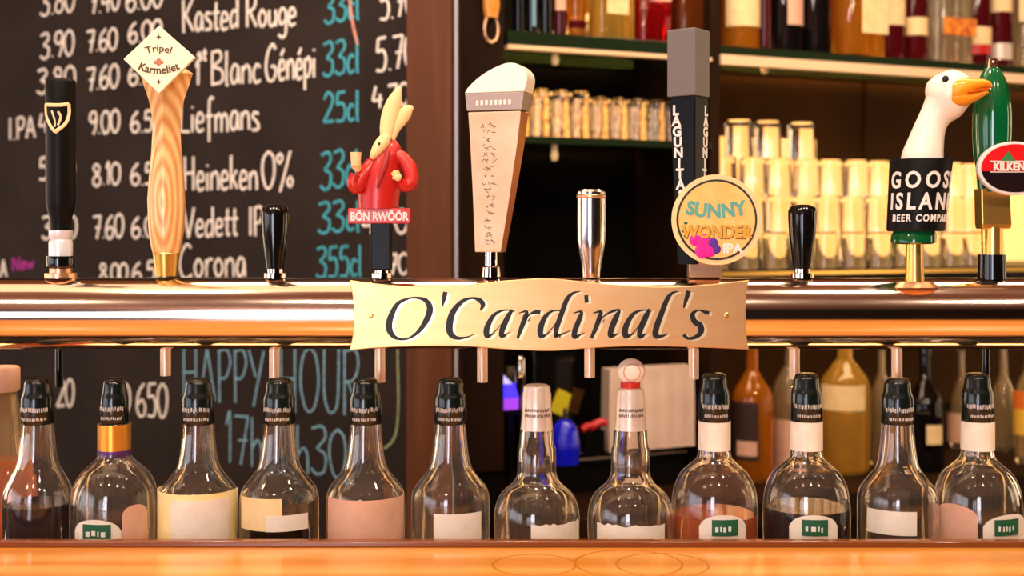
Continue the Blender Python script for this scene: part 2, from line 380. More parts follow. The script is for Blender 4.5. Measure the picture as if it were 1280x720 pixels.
# ------------------------------------------------------------------ chalkboard with its writing
cb = thing('chalkboard', 'dark slate chalkboard with a handwritten price list left of the brown pillar', 'chalkboard', (0,0,0))
quadslab(MB(), -.02, 1.75, 0, .014, .35, 2.35).build('slate', M['board'], cb, smooth=False)
G = {  # single-stroke handwriting, x in glyph widths, y from baseline 0 to cap 1
 '0': (.62, [[(.31,1),(.08,.8),(.04,.4),(.2,.02),(.42,.05),(.56,.4),(.52,.82),(.31,1)]]),
 '1': (.3, [[(.05,.75),(.18,1),(.18,0)]]),
 '2': (.62, [[(.08,.78),(.28,1),(.52,.82),(.42,.5),(.06,.02)],[(.06,.02),(.58,.02)]]),
 '3': (.6, [[(.06,.95),(.4,1),(.5,.78),(.22,.54)],[(.22,.54),(.5,.4),(.46,.08),(.22,0),(.02,.12)]]),
 '4': (.62, [[(.2,1),(.06,.4),(.1,.36),(.56,.38)],[(.44,.62),(.42,0)]]),
 '5': (.6, [[(.52,1),(.14,.98)],[(.14,.98),(.1,.58)],[(.1,.58),(.38,.62),(.52,.35),(.4,.04),(.06,.04)]]),
 '6': (.6, [[(.46,1),(.16,.72),(.05,.3),(.2,.02),(.44,.06),(.52,.32),(.34,.5),(.1,.36)]]),
 '7': (.58, [[(.04,.96),(.52,.98)],[(.52,.98),(.26,0)],[(.18,.48),(.5,.5)]]),
 '8': (.6, [[(.46,.88),(.24,1),(.1,.8),(.3,.56),(.52,.24),(.34,0),(.1,.1),(.12,.36),(.4,.62),(.46,.88)]]),
 '9': (.58, [[(.48,.7),(.3,.52),(.08,.66),(.14,.94),(.38,1),(.5,.76),(.44,.3),(.3,0)]]),
 '.': (.22, [[(.1,0),(.12,.05)]]),
 '%': (.8, [[(.66,1),(.2,-.1)],[(.2,.95),(.06,.82),(.18,.68),(.3,.82),(.2,.95)],[(.66,.3),(.52,.16),(.64,.02),(.76,.16),(.66,.3)]]),
 'K': (.62, [[(.08,1),(.1,-.05)],[(.55,1),(.14,.45)],[(.2,.5),(.58,0)]]),
 'R': (.6, [[(.08,1),(.08,0)],[(.02,.96),(.4,1),(.5,.78),(.36,.55),(.1,.5)],[(.2,.5),(.54,0)]]),
 'B': (.6, [[(.08,1),(.08,0)],[(.04,.97),(.38,1),(.46,.78),(.1,.55)],[(.1,.55),(.5,.42),(.5,.1),(.06,.02)]]),
 'G': (.72, [[(.6,.86),(.42,1),(.16,.76),(.06,.36),(.2,.04),(.46,.03),(.6,.2),(.58,.4)],[(.58,.4),(.34,.4)]]),
 'H': (.62, [[(.08,1),(.08,0)],[(.5,1),(.5,0)],[(.08,.5),(.5,.52)]]),
 'L': (.5, [[(.1,1),(.06,.04)],[(.06,.04),(.46,.02)]]),
 'V': (.6, [[(.02,1),(.26,0)],[(.26,0),(.54,1)]]),
 'C': (.66, [[(.56,.9),(.36,1),(.12,.72),(.06,.34),(.22,.02),(.46,.02),(.6,.12)]]),
 'I': (.26, [[(.12,1),(.12,0)]]),
 'P': (.56, [[(.08,1),(.1,0)],[(.04,.96),(.36,1),(.48,.76),(.32,.48),(.1,.46)]]),
 'A': (.62, [[(.04,0),(.28,1)],[(.28,1),(.56,0)],[(.14,.36),(.46,.36)]]),
 'U': (.62, [[(.08,1),(.08,.3),(.22,.02),(.42,.06),(.5,.3),(.52,1)]]),
 'O': (.7, [[(.34,1),(.12,.82),(.06,.4),(.22,.04),(.46,.06),(.6,.42),(.54,.82),(.34,1)]]),
 'Y': (.58, [[(.02,1),(.26,.5)],[(.54,1),(.18,-.06)]]),
 'N': (.62, [[(.08,0),(.08,1)],[(.08,1),(.5,0)],[(.5,0),(.52,1)]]),
 'a': (.48, [[(.38,.5),(.2,.56),(.06,.3),(.14,.02),(.32,.12),(.38,.5)],[(.38,.5),(.42,0)]]),
 'b': (.48, [[(.08,1),(.08,0)],[(.08,.4),(.3,.54),(.4,.26),(.26,0),(.08,.06)]]),
 'c': (.42, [[(.36,.46),(.2,.55),(.06,.28),(.16,.02),(.38,.08)]]),
 'd': (.5, [[(.38,.5),(.2,.54),(.06,.28),(.14,.02),(.34,.14)],[(.4,1),(.4,0)]]),
 'e': (.46, [[(.08,.28),(.36,.32),(.32,.52),(.16,.54),(.06,.26),(.16,.02),(.4,.08)]]),
 'f': (.4, [[(.4,.98),(.24,1),(.18,.7),(.18,-.3)],[(.04,.46),(.36,.48)]]),
 'g': (.48, [[(.38,.48),(.2,.55),(.06,.3),(.16,.06),(.36,.16)],[(.4,.5),(.4,-.2),(.22,-.36),(.04,-.26)]]),
 'h': (.5, [[(.08,1),(.08,0)],[(.08,.36),(.26,.54),(.4,.4),(.42,0)]]),
 'i': (.22, [[(.1,.52),(.1,0)],[(.1,.72),(.11,.77)]]),
 'k': (.46, [[(.08,1),(.08,0)],[(.36,.55),(.1,.26)],[(.16,.3),(.4,0)]]),
 'l': (.24, [[(.1,1),(.1,.06),(.18,0)]]),
 'm': (.7, [[(.08,.52),(.08,0)],[(.08,.36),(.22,.54),(.34,.4),(.34,0)],[(.34,.36),(.48,.54),(.6,.4),(.62,0)]]),
 'n': (.5, [[(.08,.52),(.08,0)],[(.08,.36),(.26,.54),(.4,.4),(.42,0)]]),
 'o': (.48, [[(.22,.54),(.06,.3),(.16,.02),(.34,.06),(.4,.32),(.22,.54)]]),
 'p': (.48, [[(.08,.52),(.08,-.34)],[(.08,.42),(.3,.54),(.4,.28),(.26,.02),(.08,.08)]]),
 'r': (.4, [[(.08,.52),(.1,0)],[(.1,.34),(.22,.52),(.38,.5)]]),
 's': (.42, [[(.36,.5),(.16,.54),(.1,.4),(.32,.22),(.32,.04),(.06,.02)]]),
 't': (.36, [[(.18,.86),(.16,.06),(.32,.02)],[(.02,.52),(.34,.54)]]),
 'u': (.5, [[(.08,.52),(.1,.1),(.24,.02),(.38,.16)],[(.4,.52),(.42,0)]]),
 'w': (.62, [[(.04,.52),(.16,0)],[(.16,0),(.28,.42)],[(.28,.42),(.42,0)],[(.42,0),(.56,.52)]]),
 'é': (.46, [[(.08,.28),(.36,.32),(.32,.52),(.16,.54),(.06,.26),(.16,.02),(.4,.08)],[(.18,.68),(.34,.86)]]),
 ' ': (.3, []),
}
def write(text, x0, y0, x1, y1, h, m, w=4.6, name='chalk_writing', lab=None):
    tot = sum(G[c][0] for c in text); mb = MB(); cx = 0.
    for c in text:
        gw, strokes = G[c]
        jit = random.uniform(-.03, .03)
        for st in strokes:
            pts = catmull(st, 6) if len(st) > 2 else st
            P = []
            for gx, gy in pts:
                t = (cx+gx)/tot
                px = x0 + (x1-x0)*t; py = y0 + (y1-y0)*t - (gy+jit)*h
                P.append(ray_plane(px, py, B0, BN))
            mb.tube(P, w/2*2.45/F, 6, .22, BN)
        cx += gw
    return mb.build(name, m, cb, label=lab)
CH, TE, BL = M['chalk'], M['teal'], M['blue_chalk']
for a in [('3.80',50,20,94,12,32),('7.40',112,18,150,11,32),('6.00',157,14,204,7,30),
          ('3.90',50,74,93,67,31),('7.60',108,66,147,61,27),('6.00',160,55,203,48,25),
          ('3.80',46,117,95,112,30),('7.60',108,114,149,108,29),('6.00',160,107,206,102,26),
          ('I.PA',10,175,45,172,27),('4.50',48,166,92,163,24),('9.00',111,168,150,165,28),('6.50',163,166,204,164,26),
          ('5.20',48,225,94,224,28),('8.10',115,232,151,230,27),('6.50',163,232,206,230,27),
          ('3.90',52,299,97,298,28),('7.60',116,299,155,296,29),('6.00',164,298,206,295,26),
          ('A',0,347,9,346,22),('8.00',124,354,160,352,24),('6.50',165,352,208,350,24),
          ('5.70',474,25,521,19,40),('5.70',469,90,521,84,42),('4.70',465,137,512,130,28),('4.70',452,294,511,290,30),('5.70',465,345,512,342,26),
          ('20',70,508,93,506,34),('0',146,518,164,518,40),('650',170,520,210,523,42)]:
    write(*a, CH, 3.7, 'chalk_price')
for a in [('Kasted Rouge',227,40,371,31,40),('st',246,76,259,74,16),('1',244,106,250,105,30),('Blanc',263,106,327,102,42),('Génépi',331,101,395,97,46),
          ('Liefmans',224,165,325,163,42),('Heineken',229,238,323,236,42),('0%',327,237,367,234,46),('Vedett',229,297,298,294,38),('IPA',310,295,346,293,36),('Corona',223,347,308,345,42)]:
    write(*a, CH, 3.7, 'chalk_drink_name')
for a in [('33cl',405,31,450,23,38),('33cl',403,97,450,89,42),('25cl',403,153,450,149,37),('33cl',400,237,449,232,46),('33cl',397,293,451,288,38),('355cl',395,347,453,344,38)]:
    write(*a, TE, 3.7, 'chalk_size', 'teal chalk size note')
for a in [('HAPPY',227,500,331,506,66),('HOUR',348,512,452,522,82),('17h',281,578,330,584,62),('21h30',334,590,434,597,60)]:
    write(*a, BL, 2.9, 'chalk_writing', 'grey blue chalk writing')
write('New',15,339,43,335,17, M['magenta'], 3.2, 'chalk_writing', 'magenta chalk word')
def chalkline(pts, m, w, lab):
    P = [ray_plane(x, y, B0, BN) for x, y in catmull(pts, 8)]
    MB().tube(P, w/2*2.45/F, 6, .22, BN).build('chalk_line', m, cb, label=lab)
chalkline([(436,-20),(438,10),(442,35),(447,56)], M['pinkchalk'], 4, 'pink chalk line')
chalkline([(498,380),(497,440),(498,500),(496,535),(490,552),(480,561)], M['greenchalk'], 3, 'pale green curved chalk line')

# ------------------------------------------------------------------ draft tower: tube, name plate, spouts
D = 1.306; K = D/F                     # metres per photo pixel at the tube
TZ = at(640, 391.5, D).z; TR = 44.5*K
tower = thing('draft_tower', 'long horizontal polished metal beer tower tube with brass name plate and spouts', 'beer tower', (0, D, TZ))
tb = MB(); X = .95
rings = [[(x, TR*math.sin(2*PI*i/64), TR*math.cos(2*PI*i/64)) for i in range(64)] for x in (-X, -.5, 0, .5, X)]
tb.loft(rings).build('tube', M['steel'], tower)
for s in (-1, 1):
    MB().lathe([(0,.96-TZ),(.06,.96-TZ),(.06,.968-TZ),(.03,.972-TZ),(.03,-.02),(0,-.02)], 32, c=(s*.72, 0, 0)).build('support_post', M['steel'], tower)
# flat plate, wavy outline, in front of the tube
PY = -TR - .006; KP = (D+PY)/F
def pl(px, py): return ((px-640)*KP, CZ - TZ - (py-HZ)*KP)
top = catmull([(437,350),(470,354.5),(520,358),(580,356),(640,350),(690,348.5),(750,354),(820,358.5),(880,356),(936,350)], 5)
right = catmull([(936,350),(932.5,370),(932,395),(933,420),(936,437)], 4)[1:]
bot = catmull([(936,437),(880,434.5),(800,432.5),(740,435),(690,438.5),(640,437),(580,433),(520,433),(470,435),(437,438)], 5)[1:]
left = catmull([(437,438),(441,420),(442.5,395),(441,370),(437,350)], 4)[1:-1]
out = [pl(x, y) for x, y in top+right+bot+left][::-1]
plate = MB().prism(out, PY-.0015, PY+.0015).build('name_plate', M['plate'], tower, smooth=False, bevel=.0008)
MB().box(-.1,-.09,PY+.001,-TR+.004,-.005,.005).box(.09,.1,PY+.001,-TR+.004,-.005,.005).build('plate_mount', M['steel'], plate)
for px in (464, 908):
    x, z = pl(px, 394)
    sc = MB().lathe([(.0026,0),(.0026,.0006),(.0018,.0013),(0,.0015)], 16).map(lambda p: Vector((p.x, -p.z, p.y)))
    sc.build('screw', M['brass'], plate, loc=(x, PY-.0015, z))
def ribbon(mb, pts, off, fn, y0, y1):
    c = [p for p in catmull(pts, 7)]
    n = len(c); L = []; R = []
    for i in range(n):
        a = c[max(i-1,0)]; b = c[min(i+1,n-1)]
        tx, ty = b[0]-a[0], b[1]-a[1]; l = math.hypot(tx, ty) or 1
        w = max(c[i][2], 4)/2
        L.append(fn(c[i][0]-ty/l*w, c[i][1]+tx/l*w)); R.append(fn(c[i][0]+ty/l*w, c[i][1]-tx/l*w))
    v = [(x,y0,z) for x,z in L]+[(x,y0,z) for x,z in R]+[(x,y1,z) for x,z in L]+[(x,y1,z) for x,z in R]
    f = []
    for i in range(n-1):
        f += [(i,i+1,n+i+1,n+i),(2*n+i,3*n+i,3*n+i+1,2*n+i+1),(i,2*n+i,2*n+i+1,i+1),(n+i,n+i+1,3*n+i+1,3*n+i)]
    f += [(0,n,3*n,2*n),(n-1,3*n-1,4*n-1,2*n-1)]
    mb.add(v, f)
A1 = [[(320,300,10),(220,305,20),(130,360,40),(70,480,60),(70,555,52),(115,545,22),(160,500,10),(230,420,8)],[(320,295,30),(265,395,55),(218,510,55),(220,560,40),(280,530,10),(305,508,6)]]
SIGN = [
 (475, [[(300,178,18),(180,235,40),(105,380,62),(95,490,65),(150,570,40),(260,590,20),(380,520,36),(470,390,60),(500,280,62),(460,205,45),(380,178,25),(300,178,18)],
        [(655,118,48),(640,190,40),(624,262,12)],
        [(1003,302,14),(1030,250,46),(1000,203,46),(920,180,22),(820,215,40),(730,320,60),(695,450,70),(710,540,60),(780,580,36),(870,570,16),(945,538,6)]]),
 (600, A1 + [[(385,330,8),(465,312,26),(452,370,50),(412,480,45),(375,582,25)],[(450,400,14),(500,340,16),(560,318,40),(603,325,46)],
        [(800,305,10),(720,310,20),(650,370,45),(605,480,60),(610,556,50),(660,545,20),(720,480,10),(770,410,8)],
        [(1000,112,6),(930,130,24),(870,190,45),(820,320,50),(765,480,50),(755,575,34)],[(760,560,25),(830,535,15),(912,498,6)],
        [(1060,150,38),(1066,225,40)],[(930,330,8),(1010,315,25),(1000,370,46),(950,500,55),(945,568,45),(1010,540,12),(1047,524,6)]]),
 (740, [[(10,330,8),(85,315,30),(75,370,48),(35,480,45),(-8,580,30)],[(60,420,8),(130,350,15),(210,310,25),(272,300,20),(240,370,55),(195,480,58),(185,556,48),(262,535,8)],
        [(570,300,10),(480,305,18),(400,350,40),(335,470,58),(335,556,55),(390,545,20),(440,490,10),(500,410,8)],[(575,290,30),(530,380,58),(480,500,55),(480,565,42),(542,532,8)],
        [(862,112,6),(800,130,26),(750,190,45),(690,340,55),(640,480,60),(636,556,55),(700,560,26),(752,533,6)],
        [(965,108,48),(940,190,40),(913,278,12)],
        [(1168,330,40),(1130,320,32),(1060,302,14),(1005,340,45),(1020,410,55),(1080,455,60),(1085,520,55),(1030,570,36),(960,582,28),(912,545,36)]])]
ink = MB(); glint = MB()  # second, offset copy paints the highlight beside each letter in pale metal
for off, sts in SIGN:
    for st in sts:
        ribbon(ink, st, 0, lambda X, Y: pl(off+X/8, 350+Y/8), PY-.0023, PY-.0014)
        ribbon(glint, st, 0, lambda X, Y: pl(off+3.6+X/8, 350+1.6+Y/8), PY-.0019, PY-.0014)
ink.build('lettering', M['ink'], plate, smooth=False, label='black italic house name lettering')
glint.build('lettering_edge', M['edge'], plate, smooth=False, label='pale gold edge of the letters')
# spouts behind the tube
sy = .030; KS = (D+sy)/F
for px, py, m in [(207,470,'copper'),(343,474,'copper'),(475,478,'copper'),(603,478,'copper'),(737,472,'copper'),(867,474,'copper'),(993,474,'copper'),(1121,476,'copper'),(74,484,'black'),(1232,482,'black')]:
    r = 6.6*KS if m == 'copper' else 5*KS
    z1 = CZ - TZ - (py-HZ)*KS; ztop = -.028
    MB().lathe([(r*.7,z1+.004),(r*.7,z1),(r,z1+.0005),(r,ztop),(0,ztop)], 20, c=((px-640)*KS, sy, 0)).build('spout', M['spoutm' if m == 'copper' else m], tower, label='black beer spout' if m == 'black' else None)

# ------------------------------------------------------------------ tap handles (local units: photo pixels times K, base on the tube)
def tap(name, label, px, dy=0., base=345.5, rz=0):
    return thing(name, label, 'tap handle', (at(px,0,D).x, D+dy, CZ-(base-HZ)*K), rz, 'beer tap handles on the tube')
def lz(prof, base=345.5): return [(r*K, (base-y)*K) for r, y in prof]
def nut(t, r=11, h=9, m='chrome'):
    MB().lathe(lz([(0,347.5),(r*1.15,347.5),(r*1.15,345.5-h*.4),(r*.8,345.5-h*.45),(r*.8,345.5-h),(0,345.5-h)]), 24).build('ferrule', M[m], t)
def front_text(s, size, x, z, y, m, parent, name='lettering', bold=0, spacing=1., sx=1., rot=0., label=None):
    v, f = text_geo(s, size*K, .0003, bold*K, spacing)
    c, sn = math.cos(rot), math.sin(rot)
    q = []
    for a, b, d in v:
        a *= sx; q.append((x*K + a*c - b*sn, y*K - d, z*K + a*sn + b*c))
    return MB().add(q, f).build(name, m, parent, smooth=False, label=label)

# 1 black slim cylinder with harp
t = tap('tap_handle', 'slim black cylindrical tap handle with gold harp emblem', 76)
MB().lathe(lz([(0,99),(15,99),(17.5,101),(18.5,104),(18.3,160),(18,252),(16,264),(13.5,272),(12.5,288),(0,288)]), 32).build('grip', M['blackm'], t)
hp = MB()
def h1(pts, w, cyl=18.6): 
    P = []
    for x, y in catmull(pts, 6):
        P.append((x*K, -math.sqrt(max(cyl**2-x*x,0))*K, (345.5-y)*K))
    hp.tube(P, w/2*K, 6, .5)
h1([(-15,132),(-6,133),(6,133),(14,131)], 4.5); h1([(-14,132),(-13,145),(-7,158),(-1,166)], 4); h1([(14,131),(14,145),(10,157),(-1,167)], 5); h1([(3,141),(6,148),(3,158)], 3); h1([(-5,140),(-1,152),(-1,160)], 2.4)
hp.build('harp_emblem', M['cream'], t, label='gold harp emblem')
MB().lathe(lz([(0,288),(14.2,288),(14.2,297),(12.8,299),(13.6,301),(14.4,303),(14.4,320),(0,320)]), 32).build('band', mat('silver_sticker', (226,226,232), .35, .25), t, label='silver band')
MB().lathe(lz([(0,319.5),(17,320),(18,324),(17,333),(12,336),(0,336)]), 32).build('collar', M['black'], t)
nut(t, 17, 10, 'copper')

# 2 turned wooden handle with diamond plaque
t = tap('tap_handle', 'tall pale wooden tap handle topped by a cream diamond plaque', 208)
rg = []
for y, R, q in [(74,8,1),(92,33,1),(105,29,1),(125,22,1),(143,18.5,.9),(165,17.5,.7),(190,19,.45),(220,22,.2),(250,23.5,.05),(285,22,0),(305,19.5,0),(316,17,0),(317,14,0)]:
    ring = []
    for i in range(32):
        a = 2*PI*i/32
        dia = 1/(abs(math.cos(a))+abs(math.sin(a)))
        rr = R*((1-q) + q*dia)
        ring.append((rr*math.cos(a)*K, rr*math.sin(a)*K*(.75 if y < 130 else .9), (345.5-y)*K))
    rg.append(ring)
MB().loft(rg).build('grip', M['wood'], t, ang=40)
dm = [(-1,37),(43.5,76),(-1,120.5),(-44.5,78)]
M['plaque'] = mat('cream_plaque', (254,244,206), .4)
pq = MB().prism([((x)*K, (345.5-y)*K) for x, y in dm][::-1], -31*K, -24*K).build('plaque', M['plaque'], t, smooth=False, bevel=.001, label='cream diamond plaque')
def arc_text(s, size, cx, cz, R, y, m, parent, up=True, bold=0.):
    v, f = text_geo(s, size*K, .0002, bold*K); q = []
    for a, b, d in v:
        an = a/(R*K); rr = R*K + (b if up else -b)
        q.append((cx*K + rr*math.sin(an), y*K-d, cz*K + (rr*math.cos(an) - R*K if up else R*K - rr*math.cos(an))))
    MB().add(q, f).build('lettering', m, parent, smooth=False)
M['brownink'] = mat('brown_ink', (92,70,36), .6)
arc_text('Tripel', 12.5, -1, 345.5-69, 40, -31.3, M['brownink'], pq, True, .15)
arc_text('Karmeliet', 13.5, -1, 345.5-96, 60, -31.3, M['brownink'], pq, False, .35)
em = MB()
for dx, y in ((-3.5,82),(0,79),(3.5,82),(0,84)): em.ball(((dx-1)*K, -31*K, (345.5-y)*K), 2.6*K, .5*K, 2.6*K, 0, 8, 6)
em.build('emblem', mat('dull_red_print', (196,120,96), .6), pq, label='small red emblem')
st = MB()
for y in (51, 106): 
    st.prism([((-1+(3.4 if k%2==0 else 1.5)*math.sin(k*PI/4))*K, (345.5-y+(3.4 if k%2==0 else 1.5)*math.cos(k*PI/4))*K) for k in range(8)], -31.5*K, -30.9*K)
st.build('star_mark', M['brownink'], pq, smooth=False)
MB().lathe(lz([(0,314),(14,314),(16.5,317),(15,330),(13,345),(0,345)]), 32).build('ferrule', M['brass'], t)

# 3, 8 small black knobs
def knob(label, px):
    t = tap('tap_handle', label, px)
    MB().lathe(lz([(0,255.5),(9,256),(15.5,259),(17.5,264),(17.5,272),(16.5,292),(13.5,316),(11,336),(0,337)]), 32).build('grip', M['black'], t)
    nut(t, 12, 10, 'chrome')
    return t
knob('short glossy black knob tap handle between the wooden handle and red figure', 344)
knob('short glossy black knob tap handle in front of the lit stacked glasses', 1003)

# 4 rabbit figure in red jacket
t = tap('tap_handle', 'tap handle shaped as a cream rabbit figure in a red jacket', 477)
def L(px, py, y=0, c=477): return ((px-c)*K, y*K, (345.5-py)*K)
nut(t, 11, 10, 'chrome')
MB().box(-12.5*K, 12.5*K, -12*K, 12*K, 8*K, 68*K).build('post', M['blackl'], t, bevel=.0015)
sgn = MB().box(-40*K, 37*K, -15*K, 14*K, 66*K, 85*K).build('name_block', M['redp'], t, bevel=.001)
front_text('BÖN RWÖÖR', 14.5, -1.5, 70, -15.4, M['lettering'], sgn, bold=.5, sx=.78)
def tubepx(mb, pts, c=477, seg=14, flat=1.):
    q = catmull(pts, 6); mb.tube([L(x, y, d, c) for x, y, d, r in q], [max(r,.4)*K for x, y, d, r in q], seg, flat)
bd = MB(); rgs = []
for px, py, rx, ry in catmull([(473,261,25,20),(474,240,26.5,21),(476,220,25.5,20),(479,205,22,18),(484,192,19,15),(488,182,12,10),(491,175,4,3)], 4):
    rgs.append([((px-477+rx*math.cos(2*PI*i/24))*K, ry*math.sin(2*PI*i/24)*K, (345.5-py)*K) for i in range(24)])
bd.loft(rgs)
jk = bd
tubepx(jk, [(492,193,-2,9),(504,199,-4,9),(513,212,-8,9.5),(515,228,-12,9),(508,233,-16,8),(503,229,-19,7)])
tubepx(jk, [(466,205,-6,9),(456,220,-12,9.5),(448,235,-17,9),(444,228,-20,7.5),(447,219,-21,6.5)])
jk.build('jacket', M['redp'], t, label='red jacket')
lp = MB(); tubepx(lp, [(486,190,-16,3),(483,206,-20,4),(478,222,-23,3),(474,236,-22.5,1.5)], flat=.5); lp.build('lapel', mat('dark_red_paint', (160,22,24), .4), t)
hd = MB()
tubepx(hd, [(487,170,-3,4),(482,175,-7,8),(476,184,-11,8.5),(470,193,-14,6),(466,199,-15,3)])
hd.build('head', M['fur'], t)
tubepx(MB(), [], ) if False else None
er = MB(); tubepx(er, [(482,176,-4,6),(484,160,-2,9),(488,142,0,10.5),(494,124,0,8.5),(500,109,0,2)], flat=.5); er.build('ear', M['fur'], t)
er = MB(); tubepx(er, [(488,174,0,6),(493,160,1,7.5),(501,148,2,9),(509,138,2,7.5),(516,133,2,2)], flat=.5); er.build('ear', M['fur'], t)
ey = MB(); ey.ball(L(476,181,-19.5), 1.5*K, 1.2*K, 2*K, 0, 10, 8); ey.build('eye', M['ink'], t)
def tinyhand(cx, cy, y, dirx, diry, s=1.):
    h = MB(); h.ball(L(cx, cy, y), 5*K*s, 3.4*K*s, 5.4*K*s, 0, 14, 10)
    for i in range(4):
        o = (i-1.5)*2.5*s; px, py = -diry, dirx
        a = (cx+px*o+dirx*3*s, cy+py*o+diry*3*s); 
        l = (4.6, 5.6, 5.2, 4.0)[i]*s
        tubepx(h, [(a[0],a[1],y-1,1.4*s),(a[0]+dirx*l*.6,a[1]+diry*l*.6,y-2,1.35*s),(a[0]+dirx*l,a[1]+diry*l,y-.5,1*s)], seg=8)
    tubepx(h, [(cx-diry*-4*s,cy+dirx*-4*s,y-1,1.6*s),(cx+diry*6.5*s+dirx*2,cy-dirx*6.5*s+diry*2,y-2,1.3*s)], seg=8)
    return h
tinyhand(499, 222, -21, -.5, -.85).build('hand', M['fur'], t)
tinyhand(449, 211, -21, 0., -1.).build('hand', M['fur'], t)
cup = MB().lathe([(0,0),(5.5*K,0),(7*K,17*K),(6*K,17*K),(4.8*K,3*K),(0,3*K)], 20); cup.build('cup', M['cream'], t, loc=L(448,209,-26))

# 5 champagne paddle handle with white slanted top
t = tap('tap_handle', 'wide pale champagne paddle tap handle with slanted white top', 614, rz=math.radians(-17))
def tap4(mb, secs):
    rings = []
    for y, xl, xr, d in secs:
        z = (345.5-y)*K; rings.append([(xl*K,-d*K,z),(xr*K,-d*K,z),(xr*K,d*K,z),(xl*K,d*K,z)])
    return mb.loft(rings)
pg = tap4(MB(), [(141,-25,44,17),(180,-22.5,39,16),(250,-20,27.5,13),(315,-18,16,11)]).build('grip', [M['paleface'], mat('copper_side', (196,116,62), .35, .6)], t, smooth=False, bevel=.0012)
for p in pg.data.polygons:  # copper side faces, coloured darker because less light falls there
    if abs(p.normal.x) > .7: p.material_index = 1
tap4(MB(), [(118,-28.5,48,18),(139.5,-26,45,17.5)]).build('band', M['silverband'], t, smooth=False, bevel=.0006)
v = catmull([(-29,117.5),(-24,110),(-10,98),(8,88),(26,82),(40,84),(50,93),(52,104),(48,117.5)], 5)
MB().prism([(x*K,(345.5-y)*K) for x, y in v][::-1], -18*K, 18*K).build('top_cap', M['white'], t, bevel=.0022, label='white slanted top')
sb = MB(); 
for i in range(17):
    y = 158 + i*9; w = 9 - i*.2
    for k in range(5):
        a = random.uniform(-w*1.2, w*.6); 
        sb.tube([((2+a)*K, 0, (345.5-y-random.uniform(-3,3))*K), ((2+a+random.uniform(1,6))*K, 0, (345.5-y-random.uniform(-4,4))*K)], .55*K, 5)
def proj5(p):
    y = 345.5 - p.z/K; d = 17 + (y-141)*(11-17)/(315-141)
    for (ya,_,_,da),(yb,_,_,db) in zip([(141,0,0,17),(180,0,0,16),(250,0,0,13)],[(180,0,0,16),(250,0,0,13),(315,0,0,11)]):
        if ya <= y <= yb: d = da+(db-da)*(y-ya)/(yb-ya)
    return Vector((p.x, p.y*.4 - d*K, p.z))
sb.map(proj5).build('script_mark', M['graytext'], t, label='small grey vertical script')
sb = MB()
for i in range(8): sb.box((-14+i*6)*K, (-10.5+i*6)*K, -18.7*K, -17.3*K, (345.5-133)*K, (345.5-127)*K)
sb.build('band_mark', M['lettering'], t, smooth=False)
MB().lathe(lz([(0,314),(8,314),(8,332),(11,334),(12,346),(0,346)]), 24).build('ferrule', M['chrome'], t)

# 6 chrome bullet
t = tap('tap_handle', 'short polished chrome tap handle right of the champagne paddle', 739)
MB().lathe(lz([(0,237),(14.5,237),(17.5,240),(17.8,244),(17.6,300),(16,312),(12.5,330),(11,347),(0,347)]), 40).build('grip', mat('satin_chrome', (232,222,214), .17, 1.), t)
MB().lathe(lz([(17.7,243),(18.3,244),(18.3,247),(17.7,248)]), 40).build('ring', M['copper'], t)

# 7 black square handle with stacked letters and a round badge
t = tap('tap_handle', 'tall black square tap handle with stacked white letters and round peach badge', 866)
R7 = math.radians(36)
def rot7(p): return Vector((p.x*math.cos(R7)+p.y*math.sin(R7), -p.x*math.sin(R7)+p.y*math.cos(R7), p.z))
def sq(mb, secs):  # square section, near corner along -y after rotation; side a
    rings = []
    for y, a in secs:
        z = (345.5-y)*K
        # corner nearest the viewer stays at x=0
        pts = [(-a,0),(0,0),(0,a),(-a,a)]
        rings.append([(x*K, (q-20)*K, z) for x, q in pts])
    return mb.loft(rings)
def spin(mb):
    c = Vector((0,-20*K,0))
    return mb.map(lambda p: Matrix.Rotation(R7,3,'Z') @ (p-c) + c)
R7 = math.radians(-36)
spin(sq(MB(), [(37,39.5),(121,39.5)])).build('head_block', mat('dark_grey_block', (112,104,100), .5), t, smooth=False, bevel=.0012)
spin(sq(MB(), [(121,33),(128,36),(240,30),(330,25)])).build('grip', M['blackl'], t, smooth=False, bevel=.0012)
for side in (0, 1):
    lt = MB()
    for i, c in enumerate('LAGUNITAS'):
        v, f = text_geo(c, 17*K, .0003, .7*K)
        y = 144 + i*13.2; a = 36 - (y-128)*6/112
        for (p, q, d) in v: pass
        if side == 0: w = [((-a+8+i*.3)*K + p, -20*K - d, (345.5-y)*K + q) for p, q, d in v]
        else: w = [(0*K + d, (a-20-6)*K + p, (345.5-y)*K + q) for p, q, d in v]
        lt.add(w, f)
    spin(lt).build('lettering', M['lettering'], t, smooth=False, label='stacked white letters')
MB().box(-6*K, 34*K, -12*K, 10*K, -1*K, 27*K).build('base_block', M['copper'], t, bevel=.001)
def disc(mb, r0, r1, y0, y1, c, seg=48):
    return mb.add(*(lambda m: (m.v, m.f))(MB().lathe([(0,0),(r0*K,0),(r1*K,(y1-y0)*K),(0,(y1-y0)*K)], seg).map(lambda p: Vector((p.x+c[0]*K, y1*K-p.z, p.y+c[1]*K)))))
bc = (24.5, 345.5-275)
M['peach'] = mat('peach_badge', (250,196,118), .4, noise=(244,184,104), nscale=90)
bdg = disc(MB(), 54, 55.5, -34, -27, bc).build('badge', M['cream'], t, label='round peach badge')
disc(MB(), 49.5, 49.5, -34.5, -33.9, bc).build('badge_ring', mat('dark_green_line', (40,44,34), .5), bdg)
disc(MB(), 46.8, 46.8, -35, -34.4, bc).build('badge_face', M['peach'], bdg)
M['tealp'] = mat('teal_print', (92,164,150), .5); M['yel'] = mat('yellow_print', (222,160,50), .5)
arc_text('SUNNY', 23, bc[0]-1, bc[1]+3, 150, -35.2, M['tealp'], bdg, False, 1.1)
